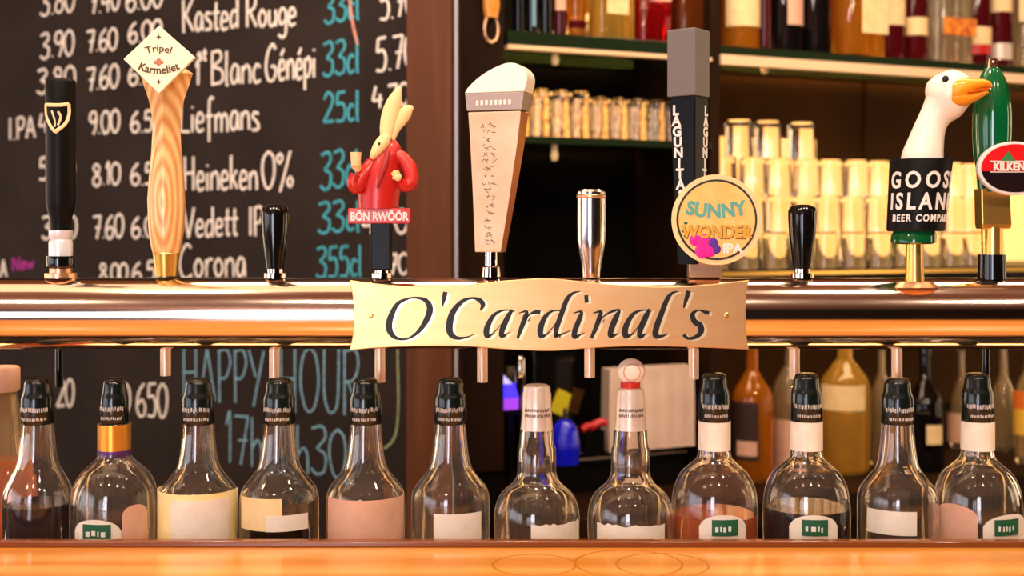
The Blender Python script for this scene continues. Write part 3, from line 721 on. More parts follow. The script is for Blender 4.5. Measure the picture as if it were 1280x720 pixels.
front_text('WONDER', 22, bc[0]+.6, bc[1]-22.6, -34.9, M['brownink'], bdg, bold=1.1, sx=.86)
front_text('WONDER', 22, bc[0], bc[1]-22, -35.3, M['yel'], bdg, bold=.6, sx=.86)
front_text('IPA', 17, bc[0]+19, bc[1]-41, -35.2, M['lettering'], bdg, bold=.5)
fl = MB()
for x, y, r in [(-27,-25,7),(-16,-27,10),(-9,-36,10),(-18,-38,9)]: fl.ball(((bc[0]+x)*K,-35*K,(bc[1]+y)*K), r*K, .8*K, r*K, 0, 14, 8)
fl.build('flower_mark', mat('magenta_print', (226,20,150), .5), bdg, label='magenta flower print')
fl = MB()
for x, y, r in [(-5,-29,7),(-1,-36,6)]: fl.ball(((bc[0]+x)*K,-35.2*K,(bc[1]+y)*K), r*K, .8*K, r*K, 0, 14, 8)
fl.build('flower_mark', mat('violet_print', (84,40,150), .5), bdg, label='violet flower print')
fl = MB()
for x, y in [(-38,-4),(-40,-14),(-38,-20),(36,-8),(39,-14)]: fl.ball(((bc[0]+x)*K,-35*K,(bc[1]+y)*K), 2.4*K, .6*K, 2*K, 0, 10, 6)
fl.build('leaf_mark', M['green'], bdg)

# 9 goose head
t = tap('tap_handle', 'tap handle with a white goose head rising from a black lettered cylinder', 1137, dy=-.016, base=350)
def L9(px, py, y=0): return ((px-1137)*K, y*K, (350-py)*K)
MB().lathe([(0,-.006),(30*K,-.006),(31*K,-3*K-.003),(22*K,0),(0,1*K)], 32).map(lambda p: Vector((p.x, p.y*.8+.002, p.z-.001))).build('base_flange', M['copper'], t)
MB().lathe([(0,-3*K),(12*K,-3*K),(11*K,8*K),(10*K,45*K),(0,45*K)], 28).build('ferrule', M['brass'], t)
cy = []
def ringat(px, py, r, n=40): return [((px-1137+r*math.cos(2*PI*i/n))*K, r*math.sin(2*PI*i/n)*K, (350-py + .09*r*math.cos(2*PI*i/n)*0)*K) for i in range(n)]
MB().loft([ringat(1135,305,22), ringat(1135.5,303,27), ringat(1136,294,27), ringat(1136.5,288,24)]).build('green_collar', M['greenp'], t, label='green collar')
MB().loft([ringat(1138,289,32.5), ringat(1138,287,34.5), ringat(1145,203,37.5), ringat(1145.2,200.5,36.5), ringat(1145.2,200.5,31), ringat(1145.2,204,31)]).build('cylinder', M['blackm'], t)
def wrap9(s, size, y, a0, bold, spacing=1.12):
    v, f = text_geo(s, size*K, .0004, bold*K, spacing, 'LEFT'); q = []
    for a, b, d in v:
        py = y - b/K; cxp = 1138 + (288-py)*7/85; r = 34.6 + (288-py)*3/85
        an = a0 + a*.82/(36*K)
        rr = r*K + .0002 + d
        q.append(((cxp-1137)*K + rr*math.sin(an), -rr*math.cos(an), (350-py)*K))
    MB().add(q, f).build('lettering', M['lettering'], t, smooth=False)
wrap9('GOOSE', 28, 236, -1.38, .7, 1.42); wrap9('ISLAND', 28, 262, -1.36, .7, 1.36); wrap9('BEER COMPANY', 12, 277, -1.2, .3, 1.3)
nk = catmull([(1146,212,0,26),(1147,198,0,25.5),(1151,180,0,22),(1155,165,0,19.5),(1160,152,0,18.5),(1166,142,0,20.5),(1173,132,-1,25.5),(1178,120,-2,28.5),(1181,108,-2,27),(1182,97,-2,19),(1182,90,-2,4)], 5)
# one continuous neck and head
MB().tube([L9(x,y,d) for x,y,d,r in nk], [r*K for *_,r in nk], 32, .92).map(lambda p: p).build('goose_head', M['goose'], t, label='white goose head and neck')
def beakpart(path, m, nm):
    rings = []
    for x, y, ry, rz in catmull(path, 5):
        rings.append([((x-1137)*K, (ry*math.cos(2*PI*i/20) - 11)*K, (350-y + rz*math.sin(2*PI*i/20))*K) for i in range(20)])
    MB().loft(rings).build(nm, m, t, label='orange beak')
beakpart([(1174,119,19,15),(1180,118,22,16.5),(1190,115,22,14.5),(1204,111,18,9.5),(1216,109,14,6.5),(1224,110,10,4.5),(1228,112,3,1.5)], M['beak'], 'upper_beak')
beakpart([(1174,125,17,11),(1182,126,20,12.5),(1194,127,19,9.5),(1207,124,15,6.5),(1218,120,10,4),(1223,119,4,2)], M['beak'], 'lower_beak')
beakpart([(1192,120,22.5,2.6),(1204,118.5,17.5,2.6),(1214,116.5,13.5,2.4),(1222,115,9,1.6)], M['beakin'], 'mouth_line')
MB().ball(L9(1167.5,104,-23), 4.2*K, 2.6*K, 4.6*K, 0, 14, 10).build('eye', M['ink'], t)

# 10 green handle with oval badge
t = tap('tap_handle', 'glossy green egg-topped tap handle with an oval red badge', 1240, base=348)
def l10(p): return [(r*K, (348-y)*K) for r, y in p]
MB().lathe(l10(catmull([(7,84),(11,89),(17,102),(21.5,122),(23.5,142),(23.5,165),(22,190),(19,215),(17,240)], 3) + [(0,241)]), 36).build('grip', M['greenp'], t)
MB().lathe(l10([(0,72),(5,73),(7,78),(8,86),(10,88.5),(0,88.5)]), 24).build('top_ferrule', M['chrome'], t)
tap4(MB(), [(236,-18,17,13),(280,-17,20,13),(286,-16,19,12)]).map(lambda p: p + Vector((0,0,2.5*K))).build('block', M['brass'], t, smooth=False, bevel=.001)
MB().lathe(l10([(0,284),(13,284),(12.5,320),(0,320)]), 28).build('ferrule', M['brass'], t)
MB().lathe(l10([(0,318),(16.5,318),(17,345),(17,349),(0,349)]), 28).build('collar', M['black'], t)
ob = (16, 348-212)
def oval(mb, rx, rz, y0, y1, n=48, lo=0, hi=2*PI):
    return mb.prism([((ob[0]+rx*math.cos(lo+(hi-lo)*i/(n-1 if hi-lo < 6 else n)))*K, (ob[1]+rz*math.sin(lo+(hi-lo)*i/(n-1 if hi-lo < 6 else n)))*K) for i in range(n)], y0*K, y1*K)
bg = oval(MB(), 45.5, 33, -33, -24).build('badge', M['lettering'], t, bevel=.001, label='oval red and black badge with white rim')
oval(MB(), 41.5, 29.5, -33.8, -32.8).build('badge_face', mat('badge_black', (26,10,10), .3), bg, smooth=False)
oval(MB(), 41.5, 29.5, -34.3, -33.5, 40, -.12, PI+.12).build('badge_face', mat('badge_red', (214,26,30), .3), bg, smooth=False)
MB().box((ob[0]-30)*K, (ob[0]+30)*K, -34.9*K, -34.1*K, (ob[1]-4)*K, (ob[1]+8)*K).build('name_band', M['redp'], bg, smooth=False)
MB().box((ob[0]-31)*K, (ob[0]+31)*K, -34.6*K, -34.1*K, (ob[1]+8)*K, (ob[1]+9.2)*K).box((ob[0]-31)*K, (ob[0]+31)*K, -34.6*K, -34.1*K, (ob[1]-5.2)*K, (ob[1]-4)*K).build('rule', M['lettering'], bg, smooth=False)
front_text('KILKENNY', 13.5, ob[0], ob[1]-2.6, -35.3, M['lettering'], bg, bold=.6, sx=.86)
MB().prism([((ob[0]-9+x)*K, (ob[1]+9+z)*K) for x, z in [(-9,0),(0,12),(9,0)]][::-1], -34.9*K, -34.1*K).build('crest_mark', mat('badge_green', (60,130,70), .4), bg, smooth=False)

# ------------------------------------------------------------------ front row bottles
DBT = 1.295; KB = DBT/F; BASE = 832
def bz(py): return (BASE-py)*KB
def bottle_body(prof, wall=4.2, liquid=None, base=BASE, k=KB, gm='glass', parent=None):
    """prof: outer (radius px, row) from mouth down to base; hollow glass"""
    o = [(r*k, (base-y)*k) for r, y in prof]
    inner = [(max(r-wall*k, .002), z) for r, z in o if z > 7*k]
    loop = [(0,0)] + [(o[-1][0]*.8, 0), (o[-1][0]*.96, .0012)] + [p for p in reversed(o) if p[1] > .0025] + inner + [(inner[-1][0]*.9, 6*k), (0, 7*k)]
    b = MB().lathe(loop, 44).build('glass_body', M[gm], parent)
    if liquid:
        lv, m = liquid
        zl = (base-lv)*k
        ins = [(r+wall*.35*k, z) for r, z in inner if z < zl]
        if ins:
            rt = ins[0][0]
            MB().lathe([(0, 7.6*k), (ins[-1][0]*.9, 7.6*k)] + list(reversed(ins)) + [(rt, zl), (0, zl)], 44).build('liquid', m, parent)
    return b
def label_patch(parent, R, a0, a1, zt, zb, m, round_top=0., off=.0005, name='label', lab=None, jag=False):
    n = 16; v = []; f = []
    for i in range(n+1):
        a = a0 + (a1-a0)*i/n; u = (i/n)*2-1
        top = zt - (round_top*(1-math.sqrt(max(1-u*u*.98, 0))) if round_top else 0) - (random.uniform(0,.003) if jag else 0)
        for rr in (R+off, R+off+.0003):
            for z in (zb, top): v.append((rr*math.sin(a), -rr*math.cos(a), z))
    for i in range(n):
        b = i*4; c = b+4
        f += [(b+2,c+2,c+3,b+3),(b,b+1,c+1,c),(b+1,b+3,c+3,c+1),(b,c,c+2,b+2)]
    f += [(0,2,3,1),(n*4,n*4+1,n*4+3,n*4+2)]
    return MB().add(v, f).build(name, m, parent, label=lab)
PA = catmull([(19.3,528),(20.5,548),(23.5,572),(27,585)], 4) + catmull([(27,585),(36,597),(45,608.5),(48.5,620),(49,634)], 4)[1:] + [(49,700),(49,825),(46,832)]
PB = [(17.5,528),(20,529),(20,564)] + catmull([(20,564),(22,572),(31,581),(42.5,592),(50.5,610),(53.5,634),(53.5,665)], 5)[1:] + [(52,710),(47,770),(44,825),(41,832)]
PC = [(18,530),(21,540),(22,557),(24,560),(24,582)] + catmull([(24,582),(24.5,592),(30,603),(44,616),(51,630),(53.5,650),(52,690)], 5)[1:] + [(49,760),(46,825),(43,832)]
def strokes_on(parent, R, z, a0, a1, h, m, rows=2, name='lettering'):
    """rows of tiny illegible printed marks on a cylinder"""
    mb = MB()
    for q in range(rows):
        a = a0
        while a < a1:
            w = random.uniform(.025, .1); zz = z - q*h*1.9 + random.uniform(-.25,.1)*h
            v = []
            for rr in (R+.0001, R+.0004):
                for an in (a, a+w):
                    for dz in (0, h): v.append((rr*math.sin(an), -rr*math.cos(an), zz+dz))
            mb.add(v, [(4,6,7,5),(0,1,3,2),(0,4,5,1),(2,3,7,6),(1,5,7,3),(0,2,6,4)])
            a += w + random.uniform(.03,.07)
    return mb.build(name, m, parent, smooth=False)
def cap(parent, m, top=472, bot=528, r0=16, r1=20.2, rim=True):
    p = [(0,top),(r0-5,top),(r0-2,top+2),(r0,top+7),(r0+.6,top+16),(r1-1.5,top+22),(r1-.5,top+25),(r1,bot-1),(r1-1,bot+1),(0,bot+1)]
    c = MB().lathe([(r*KB, bz(y)) for r, y in p], 36).build('cap', m, parent)
    strokes_on(c, r1*KB, bz(bot-16), -1.0, .9, 5*KB, M['capprint'], 1)
    strokes_on(c, r1*KB, bz(bot-5), -.8, .8, 3.4*KB, M['capprint'], 1)
    return c
def btl(label, px, sx=1.):
    t = thing('spirit_bottle', label, 'bottle', (at(px,0,DBT).x, DBT, .96), 0, 'front row of bottles along the counter')
    return t
def deg(x, R): return math.asin(max(-1, min(1, x/R)))
def bzf(py, R): return CZ - (py-HZ)*(DBT - R*KB)/F - .96
def lab(t, R, x0, x1, y0, y1, m, cx, rt=0., **k):
    """label covering photo columns x0..x1 on a bottle centred at cx"""
    view = math.atan((cx-640)/F)
    a0, a1 = deg(x0-cx, R)-view, deg(x1-cx, R)-view
    return label_patch(t, R*KB, a0, a1, bzf(y0, R), bzf(y1, R), m, rt*KB, **k)

t = btl('clear bottle of dark purple red liquid with black cap, furthest left of the row', 47); cap(t, M['capdark']); bottle_body([(r if r < 30 else 30+(r-30)*.62, y) for r, y in PA], liquid=(628, M['wine']), parent=t)
t = btl('round empty bottle with gold neck band, purple rim and oval green mark label', 143); cap(t, M['capdark'], bot=527, r0=14, r1=17.5)
bottle_body(PB, parent=t)
label_patch(t, 19.5*KB, -PI, PI, bz(529), bz(561), M['goldcol'], name='neck_band', lab='gold neck band'); label_patch(t, 19.5*KB, -PI, PI, bz(561), bz(569), M['purple'], name='neck_rim', lab='purple neck rim')
def oval_label(t, cx, x0, x1, gx0, gx1, y0=645):
    b = lab(t, 53.8, x0, x1, y0, 740, M['label'], cx, 17, name='label', lab='white round-topped label')
    g = lab(t, 54.6, gx0, gx1, y0+6, y0+26, M['green'], cx, off=.0006, name='label_mark', lab='green rectangle mark'); g.parent = b
    strokes = strokes_on(b, 54.6*KB+.0009, bzf(y0+20, 54), deg(gx0+4-cx,54)-math.atan((cx-640)/F), deg(gx1-6-cx,54)-math.atan((cx-640)/F), 6*KB, M['lettering'], 1)
oval_label(t, 143, 98, 151, 107, 139, 650)
lab(t, 53, 152, 181, 634, 760, M['pink'], 143, 12, name='back_label', lab='pinkish round label')
t = btl('clear bottle glowing pale yellow with frosted label, left of the wide round knob spout', 248); t['label'] = 'bottle wrapped in a pale yellow label with whitish centre, below the word HAPPY'
cap(t, M['capdark']); bottle_body(PA, parent=t)
label_patch(t, 49*KB, -1.75, 1.55, bzf(619, 49), bzf(800, 49), M['paleyl'], off=.0003, name='wrap_label', lab='pale yellow wrap label')  # pale colour stands in for light glowing in the bottle body
lab(t, 49.4, 216, 284, 626, 800, M['label'], 248, name='label')
t = btl('clear bottle with a white label over a black stripe and black cap', 349); cap(t, M['capdark']); bottle_body(PA, liquid=(622, M['clearliq']), parent=t)
lab(t, 48.8, 304, 352, 624, 664.5, M['cream'], 349, name='side_label', lab='pale yellow side label')  # front patch stands in for the back label seen through the liquid
lab(t, 49.3, 333, 383, 645, 665, M['label'], 349); lab(t, 48.8, 315, 384, 665, 690, M['black'], 349, name='label_stripe', lab='black label stripe')
t = btl('clear bottle with a full-width pinkish label and black cap, left of the brown pillar', 457); cap(t, M['capdark']); bottle_body(PA, parent=t)
lab(t, 48.8, 412, 503, 626, 800, M['pink'], 457)
t = btl('clear empty bottle with a small white label in front of the brown pillar', 563); cap(t, M['capdark']); bottle_body(PA, parent=t)
lab(t, 48.8, 543, 600, 643, 800, M['label'], 563)
def capsule(t, top=480):
    p = [(0,top),(12,top),(16,top+2),(17,top+5),(17,top+9),(18,top+11),(19,top+40),(20,533),(20.6,536),(0,536)]
    c = MB().lathe([(r*KB, bz(y)) for r, y in p], 36).build('capsule', M['capsule'], t, label='silver foil capsule')
    strokes_on(c, 19*KB, bz(512), -.9, .9, 3.5*KB, M['graytext'], 2)
t = btl('bulb-shaped clear bottle with silver capsule and torn white label, no stopper', 671); capsule(t); bottle_body(PC, parent=t)
lab(t, 53.6, 664, 722, 655, 800, M['label'], 671, jag=True)
t = btl('bulb-shaped clear bottle with silver capsule and a round ball stopper', 788); capsule(t, 484); bottle_body(PC, parent=t)
lab(t, 53.6, 748, 829, 656, 800, M['label'], 788, jag=True)
MB().lathe([(r*KB, bz(y)) for r, y in [(0,485),(12,485),(12.5,478),(8,476),(0,476)]], 24).build('stopper_collar', M['redp'], t, label='red stopper collar')
stp = MB().ball((1*KB, 0, bz(464)), 17.5*KB, 12*KB, 16.5*KB, 0, 28, 18).build('stopper', M['label'], t, label='round pale stopper')
MB().lathe([(9*KB,0),(10*KB,.0008),(11*KB,0)], 24).map(lambda p: Vector((p.x+1*KB, -11*KB-p.z*1.2+.0012, p.y+bz(464)))).build('stopper_ring', M['pink'], stp)
def monk(label, px, liq, lx, gx):
    t = btl(label, px); cap(t, M['capdark'], 466, 524, 15.5, 19.5); bottle_body(PB, liquid=liq, parent=t)
    label_patch(t, 19.5*KB, -PI, PI, bz(525.5), bz(561), M['label'], name='neck_label', lab='whitish neck label')
    if lx: oval_label(t, px, lx[0], lx[1], gx[0], gx[1], 644)
    return t
monk('round bottle of orange liquid with white neck label and green cap', 893, (640, M['orangeliq']), (875,930), (890,921))
monk('round bottle of dark brown liquid with white neck label and green cap', 1008, (632, M['darkliq']), (988,1044), (1003,1033))
t = btl('clear empty bottle with white rectangular label between two white-necked round bottles', 1122); cap(t, M['capdark']); bottle_body(PA, parent=t)
lab(t, 48.8, 1087, 1144, 640, 670, M['label'], 1122)
t = monk('round empty bottle with white neck label and pinkish patch, furthest right of the row', 1222, None, (1228,1275), (1241,1268))
lab(t, 53, 1176, 1222, 634, 800, M['pink'], 1222, 14, name='back_label', lab='pinkish round label')

# second row: partly hidden bottles on the ledge
def small(name, label, px, d, base_z, prof, k, gm, cat='bottle', grp=None, rz=0, top_m=None, cap_prof=None, labels=(), liquid=None):
    """prof/cap rows in photo pixels at distance d; base row from base_z"""
    base = HZ + (CZ-base_z)*F/d
    t = thing(name, label, cat, (at(px,0,d).x, d, base_z), rz, grp)
    kk = d/F
    bottle_body(prof + [(prof[-1][0], base-6), (prof[-1][0]*.94, base)], 2.2, liquid, base, kk, gm, t)
    if cap_prof: MB().lathe([(r*kk, (base-y)*kk) for r, y in cap_prof], 28).build('cap', top_m, t)
    for R, x0, x1, y0, y1, m, *nm in labels:
        nm = nm[0] if nm else 'label'
        view = math.atan((px-640)/F)
        label_patch(t, R*kk, deg(x0-px, R)-view, deg(x1-px, R)-view, (base-y0)*kk, max(base-y1,8)*kk, m, name=nm)
    return t
small('juice_bottle', 'clear bottle with a wide pinkish white cap at the left edge', 2, 1.41, .96, catmull([(17,488),(20,500),(24,540),(30,572),(40,600),(44,625)], 4), 0, 'paleg', grp=None,
      top_m=M['pink'], cap_prof=[(0,458),(20,458),(22,461),(22,486),(20,489),(0,489)], labels=[(44,-40,40,632,760,mat('orange_red_label',(226,84,30),.6),'label')], liquid=(574, M['orangeliq']))

# ------------------------------------------------------------------ back bar
BCZ = .885
bcn = MB().box(.0, 2.2, -.16, NB-.003, BCZ-.05, BCZ).box(.0, 2.2, -.13, NB-.003, .0, BCZ-.05)
bct = wbuild(bcn, 'back_counter', M['dark'], smooth=False); tag(bct, 'dark back counter below the shelves, behind the bottle row', 'counter')
for z in ():
    pass
# upper ledge carrying the lit tumblers
LZ = 1.322
lg = thing('lit_ledge', 'dark ledge with brass edge carrying the lit stacked tumblers', 'ledge', S0 + Vector((0,0,LZ)), TH)
MB().box(sp1, 2.2, -.004, NB-.013, -.03, 0).build('board', M['blackm'], lg, smooth=False)
MB().box(sp1, 2.2, -.008, -.004, -.012, -.004).build('brass_edge', M['brass'], lg, smooth=False)
lp = thing('backlight', 'long glowing warm light panel behind the stacked tumblers', 'light panel', S0 + Vector((0,0,LZ)), TH)
MB().box(sp1+.01, 1.75, NB-.03, NB-.014, .002, .235).box(sp1+.01, s_at(1010,NB), NB-.03, NB-.014, .2351, .296).build('diffuser', M['ledpanel'], lp, smooth=False)
MB().box(s_at(1010,NB)+.001, 1.752, NB-.031, NB-.0135, .235, .240).build('frame', M['blackm'], lp, smooth=False)
# glass shelves
def shelf(name, label, s0, s1, ztop, th, n1, pegs, edge, eh=.008):
    t = thing(name, label, 'shelf', S0 + Vector((0,0,ztop)), TH)
    MB().box(s0, s1, -.004, n1, -th, 0).build('glass_pane', M['shelfglass'], t, smooth=False, bevel=.001)
    if edge: MB().box(s0, s1, -.006, .014, -th-eh, -th-.0002).build('edge_strip', edge, t, smooth=False)
    for px in pegs:
        s = s_at(px, .02)
        MB().lathe([(0,-th-.032),(.006,-th-.03),(.008,-th-.02),(.006,-th-.008),(.006,-th),(0,-th)], 16, c=(s,.02,0)).build('peg', M['cream'], t)
    return t
ZT = 1.776
M['edgewood'] = mat('pale_edge_strip', (246,206,164), .3)  # pale colour stands in for the bright lit underside at the shelf edge
shelf('glass_shelf', 'upper left glass shelf holding bottles, between pillar and dark post', s_at(634), sp0, ZT, .026, .29, [694], M['edgewood'])
shelf('glass_shelf', 'upper right glass shelf holding a long row of bottles', sp1, 2.1, ZT, .018, .29, [956,1190], M['edgewood'], .02)
ZL = 1.580
shelf('glass_shelf', 'lower left glass shelf holding rows of small shot glasses', .01, sp0, ZL, .014, .29, [693], None)
def led_panel(label, s0, s1, z, h):
    t = thing('backlight', label, 'light panel', S0 + Vector((0,0,z)), TH)
    MB().box(s0, s1, NB-.02, NB-.006, .001, h).build('diffuser', M['shotpanel'], t, smooth=False)
    MB().box(s0, s1, NB-.021, NB-.005, h, h+.005).build('frame', M['blackm'], t, smooth=False)
def added_glow(label, s0, s1, n, z):  # hidden strips added to make the shelf bottles glow
    t = thing('led_strip', label, 'light strip', S0 + Vector((0,0,z)), TH)
    MB().box(s0, s1, n, n+.008, 0, .006).build('housing', M['chrome'], t, smooth=False)
    MB().box(s0+.004, s1-.004, n+.001, n+.007, .0061, .030).build('diffuser', M['led'], t, smooth=False)
led_panel('glowing warm light panel behind the shot glasses', .02, sp0-.01, ZL, .075)
def added_under_glow(label, s0, s1, n, z):  # hidden strips added to brighten the tumblers and the back counter bottles
    t = thing('led_strip', label, 'light strip', S0 + Vector((0,0,z)), TH)
    MB().box(s0, s1, n, n+.012, -.005, 0).build('housing', M['blackm'], t, smooth=False)
    MB().box(s0+.004, s1-.004, n+.001, n+.011, -.009, -.0051).build('diffuser', M['led'], t, smooth=False)
added_under_glow('warm light strip under the upper right bottle shelf', sp1+.01, 2.0, .03, ZT-.0185)
added_under_glow('warm light strip under the lit ledge above the back counter bottles', sp1+.01, 2.0, .06, LZ-.0305)
added_glow('warm light strip at the back of the upper left bottle shelf', .02, sp0-.01, NB-.03, ZT)
added_glow('warm light strip at the back of the upper right bottle shelf', sp1+.01, 2.0, NB-.042, ZT)

ORD = ['first','second','third','fourth','fifth','sixth','seventh','eighth','ninth','tenth','eleventh','twelfth','thirteenth','fourteenth','fifteenth']
def tumbler_mesh(h, rb, rt, wall, seg=18):
    """upside-down tumbler: rim radius rb at the bottom, thick base radius rt on top"""
    return MB().lathe([(rb,0),(rb,.001)] + [(rb+(rt-rb)*.9, h*.85),(rt,h-.004),(rt-.003,h),(0,h-.001),(0,h-.012),(rt-wall,h-.014),(rb-wall,.001),(rb-wall,0),(rb,0)], seg)
GH, GR = .077, .0305
tm = tumbler_mesh(GH, GR, .0275, .0042).build('tumbler', M['tumbler'], ang=30)
tm.location = wp(.6, .1, LZ); first = True
rows = []
for tier in range(3):
    for row in range(1):
        n = 12
        for i in range(n):
            s = sp1 + .037 + i*.0668 + row*.02 + (tier % 2)*.004 + random.uniform(-.0022,.0022)
            rows.append((s, .047+random.uniform(-.01,.01), LZ+tier*(GH+.0005), ['bottom','middle','third'][tier], row, i))
for px in (922, 958, 1000):
    rows.append((s_at(px, .05), .047, LZ+3*(GH+.0005), 'top', 0, (922,958,1000).index(px)))
for s, n, z, tn, row, i in rows:
    o = tm if first else tm.copy()
    if not first: COL.objects.link(o)
    first = False
    o.location = wp(s, n, z); o.rotation_euler = (0,0,random.random()*6)
    lb = 'upturned clear tumbler in the %s tier on the lit ledge, %s from the dark post' % (tn, ORD[i])
    tag(o, lb, 'glass', 'stacked tumblers on the lit ledge')
sm = tumbler_mesh(.083, .0195, .0175, .0024, 14).build('shot_glass', M['shot'], ang=30)
first = True
for row in range(3):
    for i in range(10):
        s = .032 + i*.0425
        o = sm if first else sm.copy()
        if not first: COL.objects.link(o)
        first = False
        o.location = wp(s, .03+row*.045, ZL); o.rotation_euler = (0,0,random.random()*6)
        o.scale = (1, 1, 1.12 if i in (1,2,3) else 1.0)
        tag(o, 'small clear shot glass on the lower left shelf, %s row, %s from the pillar' % (['front','middle','back'][row], ORD[i]), 'glass', 'shot glasses on the lower left shelf')

# bottles on the upper shelves
def shelf_bottle(label, x0, x1, n, gm, labels=(), square=False, h=.30, liquid=None, name='liquor_bottle', neck=.3):
    s0, s1 = s_at(x0, n), s_at(x1, n); R = (s1-s0)/2*.97
    p = wp((s0+s1)/2, n, ZT)
    t = thing(name, label, 'bottle', p, TH, 'liquor bottles on the upper shelves')
    prof = [(0,0),(R*.9,0),(R,.004),(R,h*.62)] + catmull([(R,h*.62),(R*.9,h*.7),(R*neck*1.3,h*.78),(R*neck,h*.84)], 4)[1:] + [(R*neck,h*.96),(0,h*.96)]
    if square:
        rings = []
        for r, z in prof[1:-1]:
            ring = []
            for i in range(32):
                a = 2*PI*i/32; c, sn = math.cos(a), math.sin(a); q = max(abs(c), abs(sn)); f = 1 if z > h*.75 else min(1/q, 1.22)
                ring.append((r*c*f, r*sn*f, z))
            rings.append(ring)
        b = MB().loft(rings).build('glass_body', M[gm], t, ang=50)
    else: b = MB().lathe(prof, 32).build('glass_body', M[gm], t)
    MB().lathe([(R*neck*1.12,h*.95),(R*neck*1.15,h),(0,h),], 20).add(*(lambda q: (q.v,q.f))(MB().lathe([(0,h*.95),(R*neck*1.12,h*.95)],20))).build('cap', M['black'], t)
    dd = p.y; z_at = lambda y: (CZ-(y-HZ)*dd/F) - ZT
    for (a0, a1, y0, y1, m) in labels:
        zt, zb = z_at(y0), z_at(y1)
        if square: MB().box(a0*R, a1*R, -R*1.0-.0012, -R+.0005, zb, zt).build('label', m, t, smooth=False)
        else: label_patch(t, R, math.asin(a0)-.0, math.asin(a1), zt, zb, m)
    return t
N1 = .07
shelf_bottle('near-black bottle at the left end of the upper left shelf', 641, 655, N1, 'darkg')
shelf_bottle('black bottle with a tall blue streak on the upper left shelf', 656, 673, N1, 'darkg', [(-.3,.1,-40,34,mat('light_blue_label',(120,170,190),.5))])  # pale blue patch paints a highlight on the black glass
shelf_bottle('slim near-black bottle left of the pink labelled one, upper left shelf', 674, 690, N1, 'darkg')
shelf_bottle('dark bottle with a pinkish label on the upper left shelf', 692, 707, N1, 'maroon', [(-.9,.9,-60,14,M['pink'])])
shelf_bottle('orange amber bottle with dark base on the upper left shelf', 709, 731, N1, 'amber', [(-.95,.95,27,37,M['maroon'])])
shelf_bottle('wide square golden yellow bottle on the upper left shelf', 733, 785, N1, 'gold', [(-.55,.5,-80,22,M['cream'])], True)
shelf_bottle('squat bright red bottle on the upper left shelf', 787, 832, N1, 'redg', [(-.2,.75,-30,5,M['pink'])], True, h=.13)
shelf_bottle('wide reddish brown bottle beside the dark post', 837, 884, N1, 'brown', (), True)
N2 = .06
R_ = [
 (903,946,'cream labelled amber bottle at the left end of the upper right shelf','amber',[(-.97,.97,-80,36,M['cream'])],False),
 (948,963,'slim dark red bottle on the upper right shelf next to the first cream label','maroon',[],False),
 (965,1000,'black bottle with a pinkish cream label on the upper right shelf','darkg',[(-.5,.97,-80,34,M['pink'])],False),
 (1003,1036,'black bottle with no label on the upper right shelf','darkg',[],False),
 (1039,1092,'wide square orange gold bottle with cream label, upper right shelf','amber',[(-.35,.9,-80,46,M['cream'])],True),
 (1095,1127,'dark bottle with big cream label right of the orange gold one','maroon',[(-.95,.97,-80,34,M['cream'])],False),
 (1130,1156,'dark bottle with a low cream band on the upper right shelf','maroon',[(-.97,.97,24,46,M['cream'])],False),
 (1158,1202,'square clear bottle with red and orange base on the upper right shelf','paleg',[(-.95,.95,27,48,mat('red_orange_print',(190,60,24),.5,noise=(240,160,50),nscale=60))],True),
 (1204,1234,'dark red bottle with low cream label on the upper right shelf','maroon',[(-.97,.97,36,58,M['cream']),(-.97,.97,58.5,70,M['redp'])],False),
 (1237,1261,'dark red bottle with high cream label above the green handle','maroon',[(-.97,.97,-80,17,M['cream']),(-.97,.97,56,76,M['capsule'])],False),
 (1264,1300,'pale clear bottle at the right end of the upper right shelf','paleg',[(-.9,.9,-80,30,M['cream'])],False)]
for x0, x1, lb_, gm, ls, sqr in R_: shelf_bottle(lb_, x0, x1, N2, gm, ls, sqr)

# bottles on the back counter under the lit ledge
def back_bottle(label, px, w, n, gm, ytop, ysh, labels=(), capm='black'):
    s = s_at(px, n); p = wp(s, n, BCZ); d = p.y; kk = d/F
    base = HZ + (CZ-BCZ)*F/d
    prof = [(w*.14,ytop+12),(w*.15,ysh-14)] + catmull([(w*.16,ysh-14),(w*.3,ysh-2),(w*.46,ysh+12),(w*.5,ysh+26)], 4)[1:]
    small('liquor_bottle', label, px, d, BCZ, prof, 0, gm, grp='bottles on the back counter', top_m=M[capm],
          cap_prof=[(0,ytop),(w*.15,ytop),(w*.17,ytop+3),(w*.17,ytop+13),(0,ytop+13)], labels=labels)
back_bottle('amber bottle with dark framed label on the back counter', 940, 52, .02, 'amber', 420, 478, [(26,915,948,500,572,mat('dark_brown_label',(52,28,20),.6)),(26.6,922,946,548,566,M['pink'])])
back_bottle('pale bottle with a low pinkish label behind the brown liquid bottle', 988, 46, .05, 'paleg', 415, 470, [(23,968,1006,522,640,M['pink'])])
back_bottle('wide golden bottle with cream arched label on the back counter', 1056, 62, .02, 'gold', 404, 462, [(31,1028,1080,479,510,M['cream'])])
back_bottle('slim pale bottle left of the dark round one on the back counter', 1102, 30, .06, 'paleg', 424, 480)
back_bottle('dark brown bottle with cream diamond label on the back counter', 1156, 46, -.03, 'darkg', 430, 488, [(25,1158,1176,528,552,M['cream'])])
back_bottle('pale bottle with dull pink label behind the last round bottle', 1202, 28, .16, 'paleg', 424, 484, [(17,1182,1208,515,640,M['pink'])])
back_bottle('clear grey bottle right of the last white neck label', 1254, 32, .09, 'paleg', 418, 482)
back_bottle('bottle with orange and yellow label at the right edge of the back counter', 1286, 32, -.06, 'paleg', 418, 474, [(18,1268,1300,488,510,mat('orange_label',(224,110,30),.6)),(18,1268,1300,510,542,mat('yellow_label',(236,180,60),.6))])

